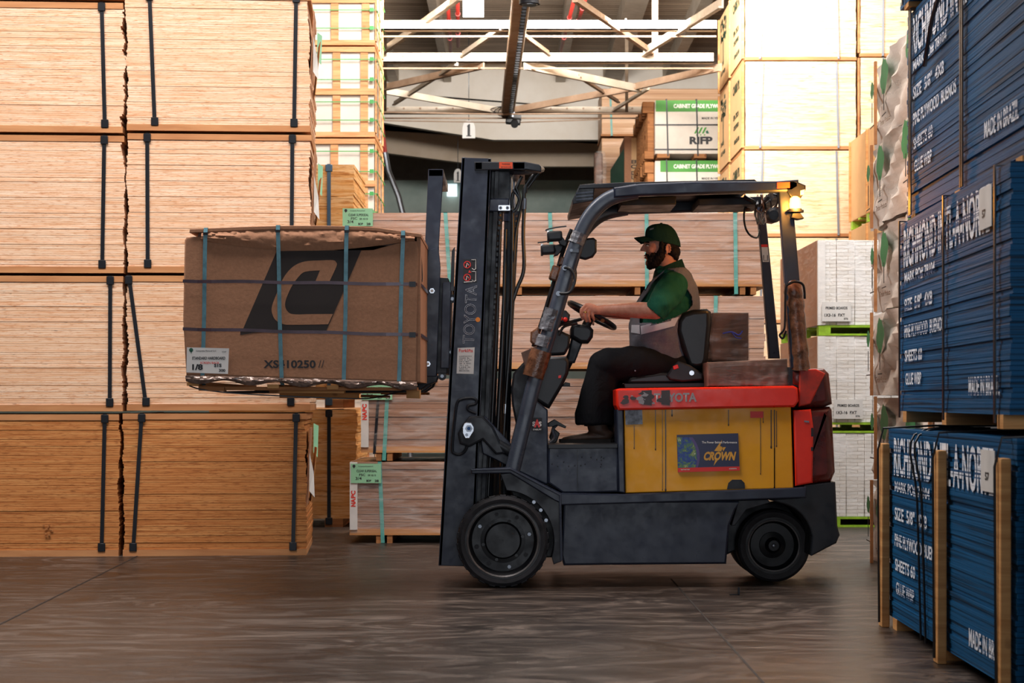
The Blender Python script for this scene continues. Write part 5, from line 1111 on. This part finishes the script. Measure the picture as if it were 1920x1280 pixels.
# pedals
b = MB(); b.prism([(1028,793),(1040,786),(1062,799),(1060,803),(1044,797),(1036,800),(1028,800)], .3, .42, M['blackplastic'], .004); b.tube([T(1030,830,.36), T(1040,820,.36), T(1036,806,.36), T(1044,796,.36)], .009, M['steel'], 8, smooth_path=4); b.build('pedal', DS)
b = MB(); b.prism([(1036,800),(1050,812),(1044,828),(1036,832),(1030,820)], .44, .54, M['blackplastic'], .006); b.build('pedal', DS)
# ---- seat
SE = empty('seat', T(1250,720,.55), parent=TR)
b = MB(); b.prism([(1176,714),(1180,706),(1240,697),(1290,700),(1316,706),(1318,716),(1300,720),(1178,721)], .32, .80, M['vinyl'], .02, 3); b.build('seat_cushion', SE)
b = MB(); b.prism([(1270,600),(1280,586),(1300,580),(1326,578),(1334,584),(1334,610),(1328,675),(1322,689),(1305,692),(1290,688),(1280,660),(1268,620)], .34, .78, M['vinyl'], .03, 4); b.build('seat_back', SE)
b = MB(); b.prism([(1272,676),(1294,684),(1318,700),(1318,712),(1280,716),(1256,712),(1250,704),(1262,686)], .28, .33, M['blackplastic'], .010); b.build('seat_hinge', SE)
b = MB(); b.obox(T(1267,688,.27), (.030,.012,.022), M['red_plastic'], (0,-.3,0), .003); b.build('belt_buckle', SE); b = MB(); b.cyl(T(1297,699,.28), T(1297,699,.268), .014, M['chrome'], 14); b.build('hinge_bolt', SE)
b = MB(); b.prism([(1170,719),(1330,717),(1330,725),(1172,727)], .3, .82, M['blackplastic'], .003); b.build('seat_base', SE)
sb = pr('seat_wrap', [(1336,586),(1404,586),(1404,676),(1334,677),(1330,640)], .42, .75, 'cardboard2', .012, SE)
b = MB(); rr = random.Random(22); nx, nz = 12, 16
V = [[b.bm.verts.new(T(1326+80*i/nx, 676-92*j/nz, .412+rr.uniform(-.008,.004))) for j in range(nz+1)] for i in range(nx+1)]
b._fin([b.bm.faces.new((V[i][j],V[i+1][j],V[i+1][j+1],V[i][j+1])) for i in range(nx) for j in range(nz)], M['film_brown'], True); b.build('film', SE)
b = MB(); b.tube([T(1355,625,.40), T(1372,622,.40), T(1385,628,.40), T(1392,620,.40)], .004, simple('blue_cord', '3a48c8', .4), 6, smooth_path=5); b.tube([T(1372,622,.40), T(1380,632,.40), T(1390,634,.40)], .003, simple('blue_cord', '3a48c8', .4), 6, smooth_path=5); b.build('blue_cord', SE)

# ---------------------------------------------------------------- the lifted bundle
ZL = 10.07; DL = 2.40
LD = empty('cardboard_bundle', (W(563,0,ZL).x, ZL, W(0,745,ZL).z), 0, 'brown cardboard bundle with black angular logo lifted on the forks', 'bundle')
def lw_(x, y, d=0): p = W(x, y, ZL); p.y = ZL+d; return p
b = MB(); b.poly([(lw_(x,y).x, lw_(x,y).z) for x, y in ((346,450),(350,444),(420,441),(520,452),(640,470),(700,468),(765,450),(782,452),(786,470),(782,716),(349,703),(343,600))], ZL, ZL+DL, M['cardboard'], .008); body = b.build('carton_body', LD)
# crumpled wrap that rises under the lid, the lid board, the bottom film
b = MB(); rr = random.Random(5); nx = 60; V = []
tp = lambda x: 432-6*math.sin(math.pi*(x-372)/400)+(8 if x > 700 else 0)*((x-700)/80)
for i in range(nx+1):
    x = 378+400*i/nx; yt = tp(x)+3; yb = 452+18*math.sin(math.pi*max(0, min(1, (x-380)/390)))
    V.append([b.bm.verts.new(lw_(x, yt+(yb-yt)*j/8, -.004-.018*math.sin(math.pi*j/8)+rr.uniform(-.006,.006)*(0 if j in (0,8) else 1))) for j in range(9)])
b._fin([b.bm.faces.new((V[i][j],V[i+1][j],V[i+1][j+1],V[i][j+1])) for i in range(nx) for j in range(8)], M['cardboard'], True); b.build('crumpled_flap', LD)
b = MB(); up_ = [(356+434*k/20, tp(356+434*k/20)-3) for k in range(21)]; b.poly([(lw_(x,y).x, lw_(x,y).z) for x, y in up_+[(x, y+7) for x, y in up_[::-1]]], ZL-.012, ZL+DL, M['cardboard'], .003); b.build('lid', LD)
b = MB(); b.poly([(lw_(x,y).x, lw_(x,y).z) for x, y in up_[1:-1]+[(780,460),(360,460)]], ZL+.01, ZL+DL-.02, M['cardboard2']); b.build('inner_fill', LD)
b = MB(); b.poly([(lw_(x,y).x, lw_(x,y).z) for x, y in ((781,440),(789,442),(788,716),(781,716))], ZL+.006, ZL+DL, M['cardboard'], .003); b.build('side_flap', LD)
b = MB(); rr = random.Random(15); V = []
for i in range(81): x = 349+433*i/80; yb = 703+14*i/80*.9; V.append([b.bm.verts.new(lw_(x, yb+(12+4*math.sin(i*.35))*j/6, -.008-.015*math.sin(j*.6)+rr.uniform(-.007,.007))) for j in range(7)])
b._fin([b.bm.faces.new((V[i][j],V[i+1][j],V[i+1][j+1],V[i][j+1])) for i in range(80) for j in range(6)], simple('crumpled_film', '8c7468', .15, .15, .5, 14, .5), True); b.build('bottom_film', LD)
def lf(pts, m, name, d=-.001, parent=body, t=.001):
    b = MB(); b.poly([(lw_(x,y).x, lw_(x,y).z) for x, y in pts], ZL+d-t, ZL+d, m); return b.build(name, parent)
C5 = lambda x, y: (320+x/3.369, 400+y/3.369)
lf([C5(*p) for p in ((670,238),(1205,232),(980,748),(600,742),(440,768),(440,735),(458,728))], M['logo_black'], 'logo', -.0005)
def smooth_poly(pts, k=5): return [(p.x, p.y) for p in crom([Vector((x,y,0)) for x, y in pts], k)]
outer = smooth_poly([(1000,437),(1047,335),(1045,308),(1022,295),(940,297),(850,303),(785,328),(735,375),(700,432),(668,510),(642,580),(640,625),(662,672),(715,700),(800,703),(995,700)], 4)
inner = smooth_poly([(1025,635),(880,636),(780,637),(742,622),(724,588),(728,545),(760,470),(800,410),(835,375),(875,364),(943,360)], 4)
bm_ = [C5(*p) for p in outer+inner+[(912,436)]]
b = MB(); vs2 = [b.bm.verts.new(lw_(x, y, -.0022)) for x, y in bm_]; tri = tessellate_polygon([[Vector((v.co.x, v.co.z, 0)) for v in vs2]]); b._fin([b.bm.faces.new([vs2[i] for i in t_]) for t_ in tri], M['cardboard']); b.build('logo_letter', body)
text('XS410250', 'stencil_number', body, M['ink'], lw_(494, 690, -.0015), (1,0,0), (0,0,1), 98/357.5, 15/357.5, .03)
text('//', 'stencil_number', body, M['ink'], lw_(597, 689, -.0015), (1,0,0), (0,0,1), 11/357.5, 14/357.5, .0)
lab = lf([(351,651),(430,653),(428,701),(350,698)], M['white'], 'paper_label', -.0095)
for s, x, y, w_, h_, mm, bo in (('STANDARD HARDBOARD', 361, 674, 62, 5.5, 'ink', .04), ('SCREEN BACK', 376, 682, 36, 4, 'ink_red', .02), ('1/8', 361, 693.5, 20, 11, 'ink', .05), ('S1S', 402, 688, 14, 6.5, 'ink', .05), ('300', 411, 697, 12, 5.5, 'ink', .04), ('Composite Plywood LLC', 368, 659.5, 38, 3, 'ink', .03), ('10247', 417, 660.5, 8, 2.2, 'ink', .02)):
    text(s, 'lettering', lab, M[mm], lw_(x, y, -.0115), (1,0,0), (0,0,1), w_/357.5, h_/357.5, bo)
b = MB(); b.cyl(lw_(359,656,-.0106), lw_(359,656,-.0112), .011, M['ink_green'], 10); b.box(lw_(358.2,662,-.0112), lw_(359.8,657,-.0106), M['ink_green']); b.build('tree_mark', lab)
for xt, xb in ((387,380),(522,528),(651,645),(756,748)):
    b = MB(); yt = tp(xt)+(14 if xt != 387 and xt != 756 else 12)-6; 
    a, c = lw_(xb, 716, -.004), lw_(xt, yt, -.028); wv = Vector((.0105,0,0)); kinks = [lw_(xt+(xb-xt)*t, yt+(716-yt)*t, -.028+.024*t)+Vector((math.sin(t*7+xt)*.0015,0,0)) for t in [0,.1,.3,.55,.8,1]]
    vs2 = [(b.bm.verts.new(p-wv), b.bm.verts.new(p+wv)) for p in kinks+[lw_(xb, 722, .05)]]
    b._fin([b.bm.faces.new((vs2[i][0], vs2[i][1], vs2[i+1][1], vs2[i+1][0])) for i in range(len(vs2)-1)], M['strap_bteal']); top = [b.bm.verts.new(lw_(xt, tp(xt)-4, d)+s*wv) for d in (-.02, DL) for s in (-1,1)]
    b._fin([b.bm.faces.new((vs2[0][0], vs2[0][1], top[1], top[0])), b.bm.faces.new((top[0], top[1], top[3], top[2]))], M['strap_bteal']); b.build('teal_strap', LD)
    b = MB(); b.box(lw_(xt-4.5, tp(xt)+10, -.031), lw_(xt+4.5, tp(xt)+5, -.026), M['strap']); b.build('strap_seal', LD)
for y0, y1, x1 in ((527,533.5,779),(616.5,628,779)):
    b = MB(); n = 16; w2 = Vector((0,0,.0085)); P = [lw_(344+(x1-344)*k/n, y0+(y1-y0)*k/n+math.sin(k*1.1)*.7, -.034 if 1 < k < 15 else -.020) for k in range(n+1)]
    vs2 = [(b.bm.verts.new(p-w2), b.bm.verts.new(p+w2)) for p in [lw_(342.5, y0, .06)]+P+[lw_(790.5, y1, .05), lw_(790.5, y1, DL)]]
    b._fin([b.bm.faces.new((vs2[i][0], vs2[i][1], vs2[i+1][1], vs2[i+1][0])) for i in range(len(vs2)-1)], M['strap_purple']); b.box(lw_(768, y1+5, -.04), lw_(780, y1-5, -.03), M['strap']); b.build('purple_strap', LD)
# timber under the bundle
for x0, x1, y0, y1, d0, d1 in ((349,372,716,723,.02,2.3),(500,522,720,728,.02,2.3),(612,634,722,730,.02,2.3)):
    b = MB(); b.poly([(lw_(a_,c_).x, lw_(a_,c_).z) for a_, c_ in ((x0,y0),(x1,y0),(x1,y1),(x0,y1))], ZL+d0, ZL+d1, M['pine'], .002); b.build('bearer', LD)
for x0, x1, y0, y1, d0, d1, m in ((372,782,724,731,.04,.16,'pine_dark'),(500,642,730,736,.10,.2,'pine'),(372,420,724,732,.0,.09,'pine_dark'),(500,655,735,745,.55,.65,'pine'),(420,700,727,735,1.2,1.3,'pine'),(756,782,728,746,.30,.42,'pine'),(640,700,738,744,1.3,1.4,'pine_dark'),(660,770,730,737,2.2,2.32,'pine_dark')):
    b = MB(); b.poly([(lw_(a_,c_).x, lw_(a_,c_).z) for a_, c_ in ((x0,y0),(x1,y0+2),(x1,y1+1),(x0,y1))], ZL+d0, ZL+d1, M[m], .002); b.build('cross_board', LD)
b = MB(); b.tube([lw_(355,723,0), lw_(385,731,.0), lw_(470,739,.05), lw_(660,747,.1), lw_(720,741,.05), lw_(782,724,.0)], .0035, M['strap'], 6, smooth_path=6); b.prism([(378,730),(388,732),(384,742),(376,738)], 0, .01, M['strap'], 0, 2, ZL) if False else None; b.build('hanging_strap', LD)
b = MB(); b.tube([lw_(786,450,.1), lw_(790,520,.1), lw_(784,540,.1), lw_(787,640,.1), lw_(784,714,.1)], .003, M['strap'], 6, smooth_path=6); b.build('loose_wire', LD)
# scrap of black strap on the floor
b = MB(); a = gp(1368,1116,.003); c = gp(1384,1114,.003); b.box(a+Vector((0,0,0)), a+Vector((.05,.02,.004)), M['strap']); b.box(a+Vector((.045,0,0)), a+Vector((.055,.025,.04)), M['strap']); tag(b.build('strap_scrap'), 'small bent scrap of black strap lying on the concrete before the rear wheel', 'scrap')
# ---------------------------------------------------------------- the driver
def blob(chains, voxel, smooth=4, grow=0.0, cut=None, noise_amp=0.0, seed=0):
    """chains of ellipsoids (px, py, v, rx, ry, rz) melted into one continuous surface"""
    bm = bmesh.new()
    for ch in chains:
        pts = []
        for i, e in enumerate(ch):
            e = e if len(e) == 6 else (*e[:3], e[3], e[3], e[3])
            pts.append((T(e[0], e[1], e[2]), Vector(e[3:])))
        if len(pts) == 1: seq = pts
        else:
            seq = []
            for (p, r), (q, s_) in zip(pts, pts[1:]):
                n = max(2, int((q-p).length/(min(r[0], r[2], s_[0], s_[2])*.22)))
                seq += [(p.lerp(q, k/n), r.lerp(s_, k/n)) for k in range(n)]
            seq.append(pts[-1])
        for p, r in seq:
            bmesh.ops.create_icosphere(bm, subdivisions=2 if max(r) < .03 else 3, radius=1, matrix=Matrix.Translation(p) @ Matrix.Diagonal((r[0]+grow, r[1]+grow, r[2]+grow, 1)))
    me = bpy.data.meshes.new('t'); bm.to_mesh(me); bm.free(); o = bpy.data.objects.new('t', me); COL.objects.link(o)
    md_ = o.modifiers.new('r', 'REMESH'); md_.mode = 'VOXEL'; md_.voxel_size = voxel; md_.use_smooth_shade = True
    sm = o.modifiers.new('s', 'SMOOTH'); sm.factor = .5; sm.iterations = smooth
    dg = bpy.context.evaluated_depsgraph_get(); me2 = bpy.data.meshes.new_from_object(o.evaluated_get(dg)); bpy.data.objects.remove(o)
    bm = bmesh.new(); bm.from_mesh(me2)
    if cut:
        bmesh.ops.delete(bm, geom=[f for f in bm.faces if cut(f.calc_center_median())], context='FACES')
    for f in bm.faces: f.smooth = True
    return bm
def finish(bm, name, m, parent=None, solid=0.0):
    if parent is not None: bmesh.ops.transform(bm, matrix=world_of(parent).inverted(), verts=bm.verts)
    me = bpy.data.meshes.new(name); bm.to_mesh(me); bm.free(); me.materials.append(m); o = bpy.data.objects.new(name, me); COL.objects.link(o)
    if parent is not None: o.parent = parent
    if solid:
        s_ = o.modifiers.new('thickness', 'SOLIDIFY'); s_.thickness = solid; s_.offset = 1
    return o
def PX(p):        # row and column where a point shows, used to measure cut lines
    return (960+p.x*F/p.y, HY-(p.z-H)*F/p.y, p.y-TZ)
V = .55
head = [[(1241,449,V,.084,.075,.086)], [(1229,464,V,.062,.064,.070)], [(1231,482,V,.054,.056,.045)], [(1221,490,V,.030,.040,.028)], [(1216,494,V,.020,.026,.016)], [(1214,455,V,.016,.048,.011)],
        [(1210.5,456,V,.008,.008,.010),(1206,464,V,.010,.010,.012),(1204,468,V,.013,.013,.010)], [(1209.5,470,V-.011,.009,.009,.008)], [(1209.5,470,V+.011,.009,.009,.008)],
        [(1211.5,478.5,V,.011,.024,.006)], [(1212.5,483.5,V,.010,.021,.006)], [(1222,468,V-.036,.030,.026,.026)], [(1222,468,V+.036,.030,.026,.026)], [(1254,510,V,.070,.072,.05),(1250,488,V,.058,.060,.05)]]
earp = []
for s_ in (-1, 1):
    for k in range(9):
        a = math.radians(-60+k*40*.9); earp.append([(1253+4.3*math.cos(a), 465-8*math.sin(a)+.8, V+s_*.081, .0062,.006,.0062)])
    earp.append([(1252,466,V+s_*.075,.013,.006,.022)]); earp.append([(1250,475,V+s_*.079,.007,.006,.008)])
def arm(s_, k0, elbow, wrist):
    sh = (1260,538,V+s_*.19)
    return [[(*sh,.060),(*elbow,.046)], [(*elbow,.047),(elbow[0]*.72+wrist[0]*.28, elbow[1]*.72+wrist[1]*.28-1, elbow[2]*.72+wrist[2]*.28,.050,.044,.048),(wrist[0]+14,wrist[1],wrist[2],.033,.027,.031),(*wrist,.029,.024,.027)]]
def hand(cx, cy, v, s_):
    out = [[(cx+22,cy-1,v,.027,.021,.025),(cx+12,cy-5,v-s_*.000,.030,.020,.028),(cx+4,cy-8,v+.002,.026,.019,.024)]]
    for i in range(4):
        L_ = (1.0,1.08,1.02,.82)[i]; x0 = cx-3+5.0*i; y0 = cy-11+2.2*i; w_ = v+s_*(.010-.003*i)
        out.append([(x0+3,y0,w_,.0105),(x0-5*L_+1.4*i,y0+8*L_,w_+s_*.006,.0098),(x0-6*L_+2.1*i,y0+17*L_,w_+s_*.004,.0090),(x0-2.5*L_+2*i,y0+26*L_,w_-s_*.008,.0078)])
    out.append([(cx+16,cy+3,v-s_*.016,.014),(cx+10,cy+10,v-s_*.034,.0115),(cx+3,cy+13,v-s_*.040,.0095)])
    return out
torso = [[(1262,690,V,.150,.175,.09),(1243,655,V,.175,.180,.10),(1243,615,V,.178,.182,.10),(1250,580,V,.168,.180,.10),(1260,548,V,.132,.175,.09),(1264,528,V,.088,.150,.065)], [(1262,532,V-.17,.062),(1262,532,V+.17,.062)]]
legs = lambda: [[(1268,688,.44,.10),(1200,682,.41,.092),(1134,684,.385,.076)], [(1134,686,.385,.074),(1128,735,.385,.060),(1120,800,.385,.045)], [(1268,690,.66,.10),(1145,688,.68,.076)], [(1145,690,.68,.072),(1130,800,.68,.045)]]
nW = (1122,581,.352); fW = (1130,586,.70)
body_bm = blob(head+earp+arm(-1,0,(1230,583,.235),nW)+arm(1,0,(1232,588,.84),fW)+hand(1098,583,.345,-1)+hand(1104,588,.695,1)+torso+legs(), .0042, 3, 0.0)
PE = finish(body_bm, 'person', M['skin']); tag(PE, 'bearded person in green polo, grey vest and dark green cap driving the forklift', 'person')
# face details
for s_ in (-1, 1):
    b = MB(); p = T(1214.5, 460.5, V+s_*.036); b.ball(p, (.010,.013,.0065), M['eyewhite'], 14, 10); b.ball(p+Vector((-.0065,0,0)), (.0045,.0055,.0050), M['eye'], 12, 8); b.build('eye', PE)
    b = MB(); b.tube([T(1211.5,455,V+s_*.022), T(1212,453.5,V+s_*.038), T(1217,454.5,V+s_*.055)], .0045, M['hair'], 8, smooth_path=5); b.build('eyebrow', PE)
    b = MB(); b.tube([T(1211.5,459,V+s_*.026), T(1212.5,458,V+s_*.038), T(1217,459.2,V+s_*.050)], .003, M['hair'], 6, smooth_path=4); b.build('eyelash', PE)
b = MB(); b.ball(T(1209.8,479.3,V), (.0085,.022,.0045), M['lip'], 14, 8); b.ball(T(1210.4,483.2,V), (.0085,.019,.005), M['lip'], 14, 8); b.build('lips', PE)
hr = [[(1250,456,V,.078,.078,.060)], [(1261,472,V,.046,.070,.046)], [(1265,482,V,.024,.058,.028)]]
for s_ in (-1, 1): hr.append([(1241,455,V+s_*.066,.018,.020,.030),(1240,470,V+s_*.064,.014,.018,.024)])
bd = []
for s_ in (-1, 1):
    bd.append([(1241,466,V+s_*.066,.015,.018,.020),(1238,480,V+s_*.054,.030,.022,.030),(1228,492,V+s_*.034,.034,.028,.030),(1219,498,V+s_*.010,.022,.026,.024)])
    bd.append([(1226,478,V+s_*.050,.022,.012,.018),(1219,490,V+s_*.034,.020,.018,.020)]); bd.append([(1211.8,475.5,V+s_*.004,.007,.010,.0035),(1214,478,V+s_*.026,.009,.009,.007),(1218,486,V+s_*.034,.012,.012,.014)])
bd.append([(1214,491,V,.012,.018,.008)]); bd.append([(1233,497,V,.034,.04,.020)])
def ear_clear(p):
    x, y, v = PX(p); return abs(v-V) > .04 and ((x-1253)/9)**2+((y-466)/11)**2 < 1
def rough(bm, amp, sc):
    from mathutils import noise as mn
    bm.normal_update()
    for v in bm.verts: v.co += v.normal*mn.noise(v.co*sc)*amp
    return bm
finish(rough(blob(hr, .004, 2), .004, 120), 'hair', M['hair'], PE); finish(rough(blob(bd, .0038, 1), .005, 130), 'beard', M['hair'], PE)
# cap
b = MB()
cc = T(1243,455,V); n = 36; rings = []
for i in range(13):
    a = math.pi/2*i/12; zr = math.sin(a); rr_c = math.cos(a)
    ring = []
    for k in range(n):
        t = 2*math.pi*k/n; x = .101*rr_c**.80*math.cos(t); y = .086*rr_c**.80*math.sin(t); zt_ = .116*zr**.92
        lift = .020*(-math.cos(t)) if zr < .5 else .020*(-math.cos(t))*(1-(zr-.5)*2)      # sits lower at the back
        xx = x+.004*math.cos(t)-.010*zr; ring.append(b.bm.verts.new(cc+Vector((xx, y, zt_+lift-.004+(.0015 if k % 6 == 0 else 0)*rr_c))))
    rings.append(ring)
b._fin([b.bm.faces.new((rings[i][k], rings[i][(k+1)%n], rings[i+1][(k+1)%n], rings[i+1][k])) for i in range(12) for k in range(n)], M['cap'], True)
bmesh.ops.remove_doubles(b.bm, verts=rings[-1], dist=.004); b.ball(cc+Vector((-.010,0,.114)), (.008,.008,.004), M['cap'])
cp = b.build('cap', PE)
b = MB(); g = []      # the peak: a curved sheet in front
for i in range(9):
    t = i/8; row = []
    for k in range(15):
        s_ = -1+2*k/14; wid = .076*(1-.22*t*t); x = -.086-.083*t*(1-.32*s_*s_)+.030*s_*s_*(1-t*.4); zp = .040-.030*s_*s_-.002*t-.008*t*t
        row.append(cc+Vector((x, wid*s_, zp)))
    g.append(row)
for dz in (0, -.004): 
    VV = [[b.bm.verts.new(p+Vector((0,0,dz))) for p in row] for row in g]; b._fin([b.bm.faces.new((VV[i][k], VV[i+1][k], VV[i+1][k+1], VV[i][k+1])) for i in range(8) for k in range(14)], M['cap'], True)
    if dz == 0: top = VV
for i in range(8):
    for k in (0, 14): b._fin([b.bm.faces.new((top[i][k], top[i+1][k], VV[i+1][k], VV[i][k]))], M['cap'])
for k in range(14): b._fin([b.bm.faces.new((top[8][k], top[8][k+1], VV[8][k+1], VV[8][k]))], M['cap'])
b.build('cap_peak', PE)
rt = Vector((1,0,.12)).normalized(); a = text('FORESTRY', 'cap_lettering', PE, M['paper'], T(1217.5,431.5,V-.055), Vector((.72,-.62,.10)), Vector((.35,.25,.9)), .030, .012, .02)
# clothes
def slv(s_, el): return [[(1262,536,V+s_*.175,.078,.072,.074),(1252,552,V+s_*.235,.080,.062,.070),(el[0]+8,el[1]-12,el[2]+.0,.066,.060,.060),(el[0]+2,el[1]-1,el[2],.058,.056,.056)]]
nE = (1230,583,.235); fE = (1232,588,.84)
def sl_cut(p):
    x, y, v = PX(p)
    # keep above the cuff line that runs from the front of the arm to the elbow
    d = (y-562)*(1246-1200)-(x-1200)*(601-562)
    return (v < .37 or v > .75) and d > 0 and x < 1262
shirt = blob([[tuple(e[:3])+(e[3]-.004,e[4]-.004,e[5]-.004) for e in torso[0]], torso[1], [(1252,505,V,.066,.068,.03),(1256,512,V,.085,.09,.03)]]+slv(-1,nE)+slv(1,fE), .0055, 3, .006, sl_cut)
rough(shirt, .007, 22); finish(shirt, 'polo_shirt', M['shirt'], PE, .003)
b = MB()      # collar standing round the neck
rg = []
for k in range(28):
    t = 2*math.pi*k/28; x = .075*math.cos(t); y = .078*math.sin(t); c0 = T(1254,506,V)+Vector((x*1.10, y*1.06, .50*x-.010)); c1 = T(1253,498,V)+Vector((x*1.02, y, .46*x+.004)); c2 = c0+Vector((x*.22, y*.22, -.018))
    rg.append([b.bm.verts.new(p) for p in (c0, c1, c1+Vector((x*.07,y*.07,.001)), c2)])
b._fin([b.bm.faces.new((rg[k][j], rg[(k+1)%28][j], rg[(k+1)%28][j+1], rg[k][j+1])) for k in range(28) for j in range(3)], M['collar'], True); b.build('collar', PE)
def in_poly(x, y, P):
    c = False; n = len(P); j = n-1
    for i in range(n):
        if ((P[i][1] > y) != (P[j][1] > y)) and (x < (P[j][0]-P[i][0])*(y-P[i][1])/(P[j][1]-P[i][1])+P[i][0]): c = not c
        j = i
    return c
HOLE = [(1252,505),(1264,508),(1281,528),(1296,556),(1297,572),(1288,584),(1262,596),(1236,606),(1200,606),(1203,560),(1215,540),(1232,515)]
def vest_cut(p):
    x, y, v = PX(p)
    if y < 503 or y > 688+(x-1262)*.0 or (y > 655 and y-655 > (x-1176)*.62): return True
    if (v < V-.085 or v > V+.10) and in_poly(x, y, HOLE): return True
    if y < 545 and x < 1238-(y-500)*.55 and abs(v-V) < .05: return True
    return False
vest = blob([[tuple(e[:3])+(e[3]+.004,e[4]+.010,e[5]+.004) for e in torso[0]], [(1268,520,V-.09,.058,.06,.050),(1268,520,V+.09,.058,.06,.050)]], .006, 4, .016, vest_cut)
rough(vest, .009, 14)
VE = finish(vest, 'vest', M['vest'], PE, .006)
b = MB()      # piping on the arm hole edge
def surf(x, y, side=-1, off=.004):      # point of the vest surface seen at this row and column
    o_ = Vector((0,0,H)); d = (T(x, y, V)-o_).normalized()
    hit, loc, nn, idx = VE.ray_cast(world_of(PE).inverted() @ o_, d)
    return loc-d*off if hit else None
bpy.context.view_layer.update()
def band(pts, w, m, name, off=.0075):
    P = [surf(x, y, -1, off) for x, y in pts]; P = [p for p in P if p is not None]
    if len(P) < 2: return
    b = MB(); b.tube(P, w, m, 6, smooth_path=2); b.build(name, PE)
band([(1235,519),(1250,512),(1262,508.5),(1279,527),(1294,553),(1298,570)], .0035, M['vest_trim'], 'vest_piping')
def patch(corners, m, name, nx=16, ny=4):
    b = MB(); G = []
    for i in range(nx+1):
        row = []
        for j in range(ny+1):
            u, w_ = i/nx, j/ny; x = (1-u)*(1-w_)*corners[0][0]+u*(1-w_)*corners[1][0]+u*w_*corners[2][0]+(1-u)*w_*corners[3][0]; y = (1-u)*(1-w_)*corners[0][1]+u*(1-w_)*corners[1][1]+u*w_*corners[2][1]+(1-u)*w_*corners[3][1]
            p = surf(x, y, -1, .0085); row.append(b.bm.verts.new(p) if p is not None else None)
        G.append(row)
    fs = []
    for i in range(nx):
        for j in range(ny):
            q = [G[i][j], G[i+1][j], G[i+1][j+1], G[i][j+1]]
            if all(q) and max((a.co-c.co).length for a in q for c in q) < .07: fs.append(b.bm.faces.new(q))
    b._fin(fs, m, True); b.build(name, PE)
patch([(1201,611),(1273,594),(1265,611),(1202,627)], M['reflect'], 'reflective_band'); patch([(1184,609),(1199,609),(1200,626),(1183,623)], M['reflect'], 'reflective_band', 5); patch([(1211,602),(1225,600),(1227,608),(1212,611)], M['reflect'], 'reflective_band', 5, 3)
# trousers and boots
tr_ = [[(1264,690,V,.150,.180,.075)], [(1266,688,.44,.104),(1205,682,.405,.102),(1136,683,.385,.094)], [(1134,686,.385,.094,.085,.094),(1122,735,.385,.104,.080,.08),(1115,775,.385,.112,.085,.06),(1115,793,.385,.108,.085,.02)], [(1266,690,.66,.104),(1146,688,.68,.092)], [(1144,690,.68,.090),(1128,775,.68,.095),(1126,795,.68,.095,.085,.02)]]
def hem(p): x, y, v = PX(p); return y > 795+(x-1080)*.09
tb_ = blob(tr_, .006, 3, .0, hem)
from mathutils import noise as mn
tb_.normal_update()
for v in tb_.verts: v.co += v.normal*(mn.noise(Vector((v.co.x*16, v.co.y*5, v.co.z*5)))*.010)
finish(tb_, 'trousers', M['trousers'], PE, .003)
for (x, y, v) in ((1108,820,.375),(1122,818,.67)):
    bt = blob([[(x+11,y-26,v,.060,.056,.03),(x+14,y-14,v,.060,.052,.03),(x+28,y-6,v,.045,.042,.03)], [(x+28,y-2,v,.040,.040,.028),(x,y-1,v,.042,.044,.028),(x-32,y+2,v,.046,.046,.020),(x-46,y+4,v,.032,.040,.016)], [(x+12,y-10,v,.045,.038,.026)]], .005, 4)
    finish(bt, 'boot', M['boot'], PE)
    b = MB(); zs = T(0, y+9, v).z; pts = [(-60,0),(-57,-26),(-40,-36),(0,-30),(36,-30),(42,-16),(42,16),(36,30),(0,30),(-40,36),(-57,26)]
    f0 = [b.bm.verts.new(T(x+px_, y+9, v)*1.0+Vector((0, py_*.00125, 0))) for px_, py_ in pts]; 
    for q in f0: q.co.z = .804
    f1 = [b.bm.verts.new(q.co+Vector((0,0,.022))) for q in f0]; m_ = len(f0); fs = [b.bm.faces.new(f0), b.bm.faces.new(f1[::-1])]+[b.bm.faces.new((f0[i], f0[(i+1)%m_], f1[(i+1)%m_], f1[i])) for i in range(m_)]
    bmesh.ops.recalc_face_normals(b.bm, faces=fs); b._fin(fs, M['sole']); b.build('boot_sole', PE)
b = MB(); b.ball(T(1175,653,.37), (.005,.003,.005), M['steel'], 8, 6); b.ball(T(1191,695,.305), (.005,.003,.005), M['steel'], 8, 6); b.build('rivet', PE)
b = MB(); p = T(1097,585,.331); b.lathe(p, [(-.003,.0105),(.003,.0105),(.003,.0118),(-.003,.0118)], M['gold'], 18, 'z'); b.build('ring', PE)
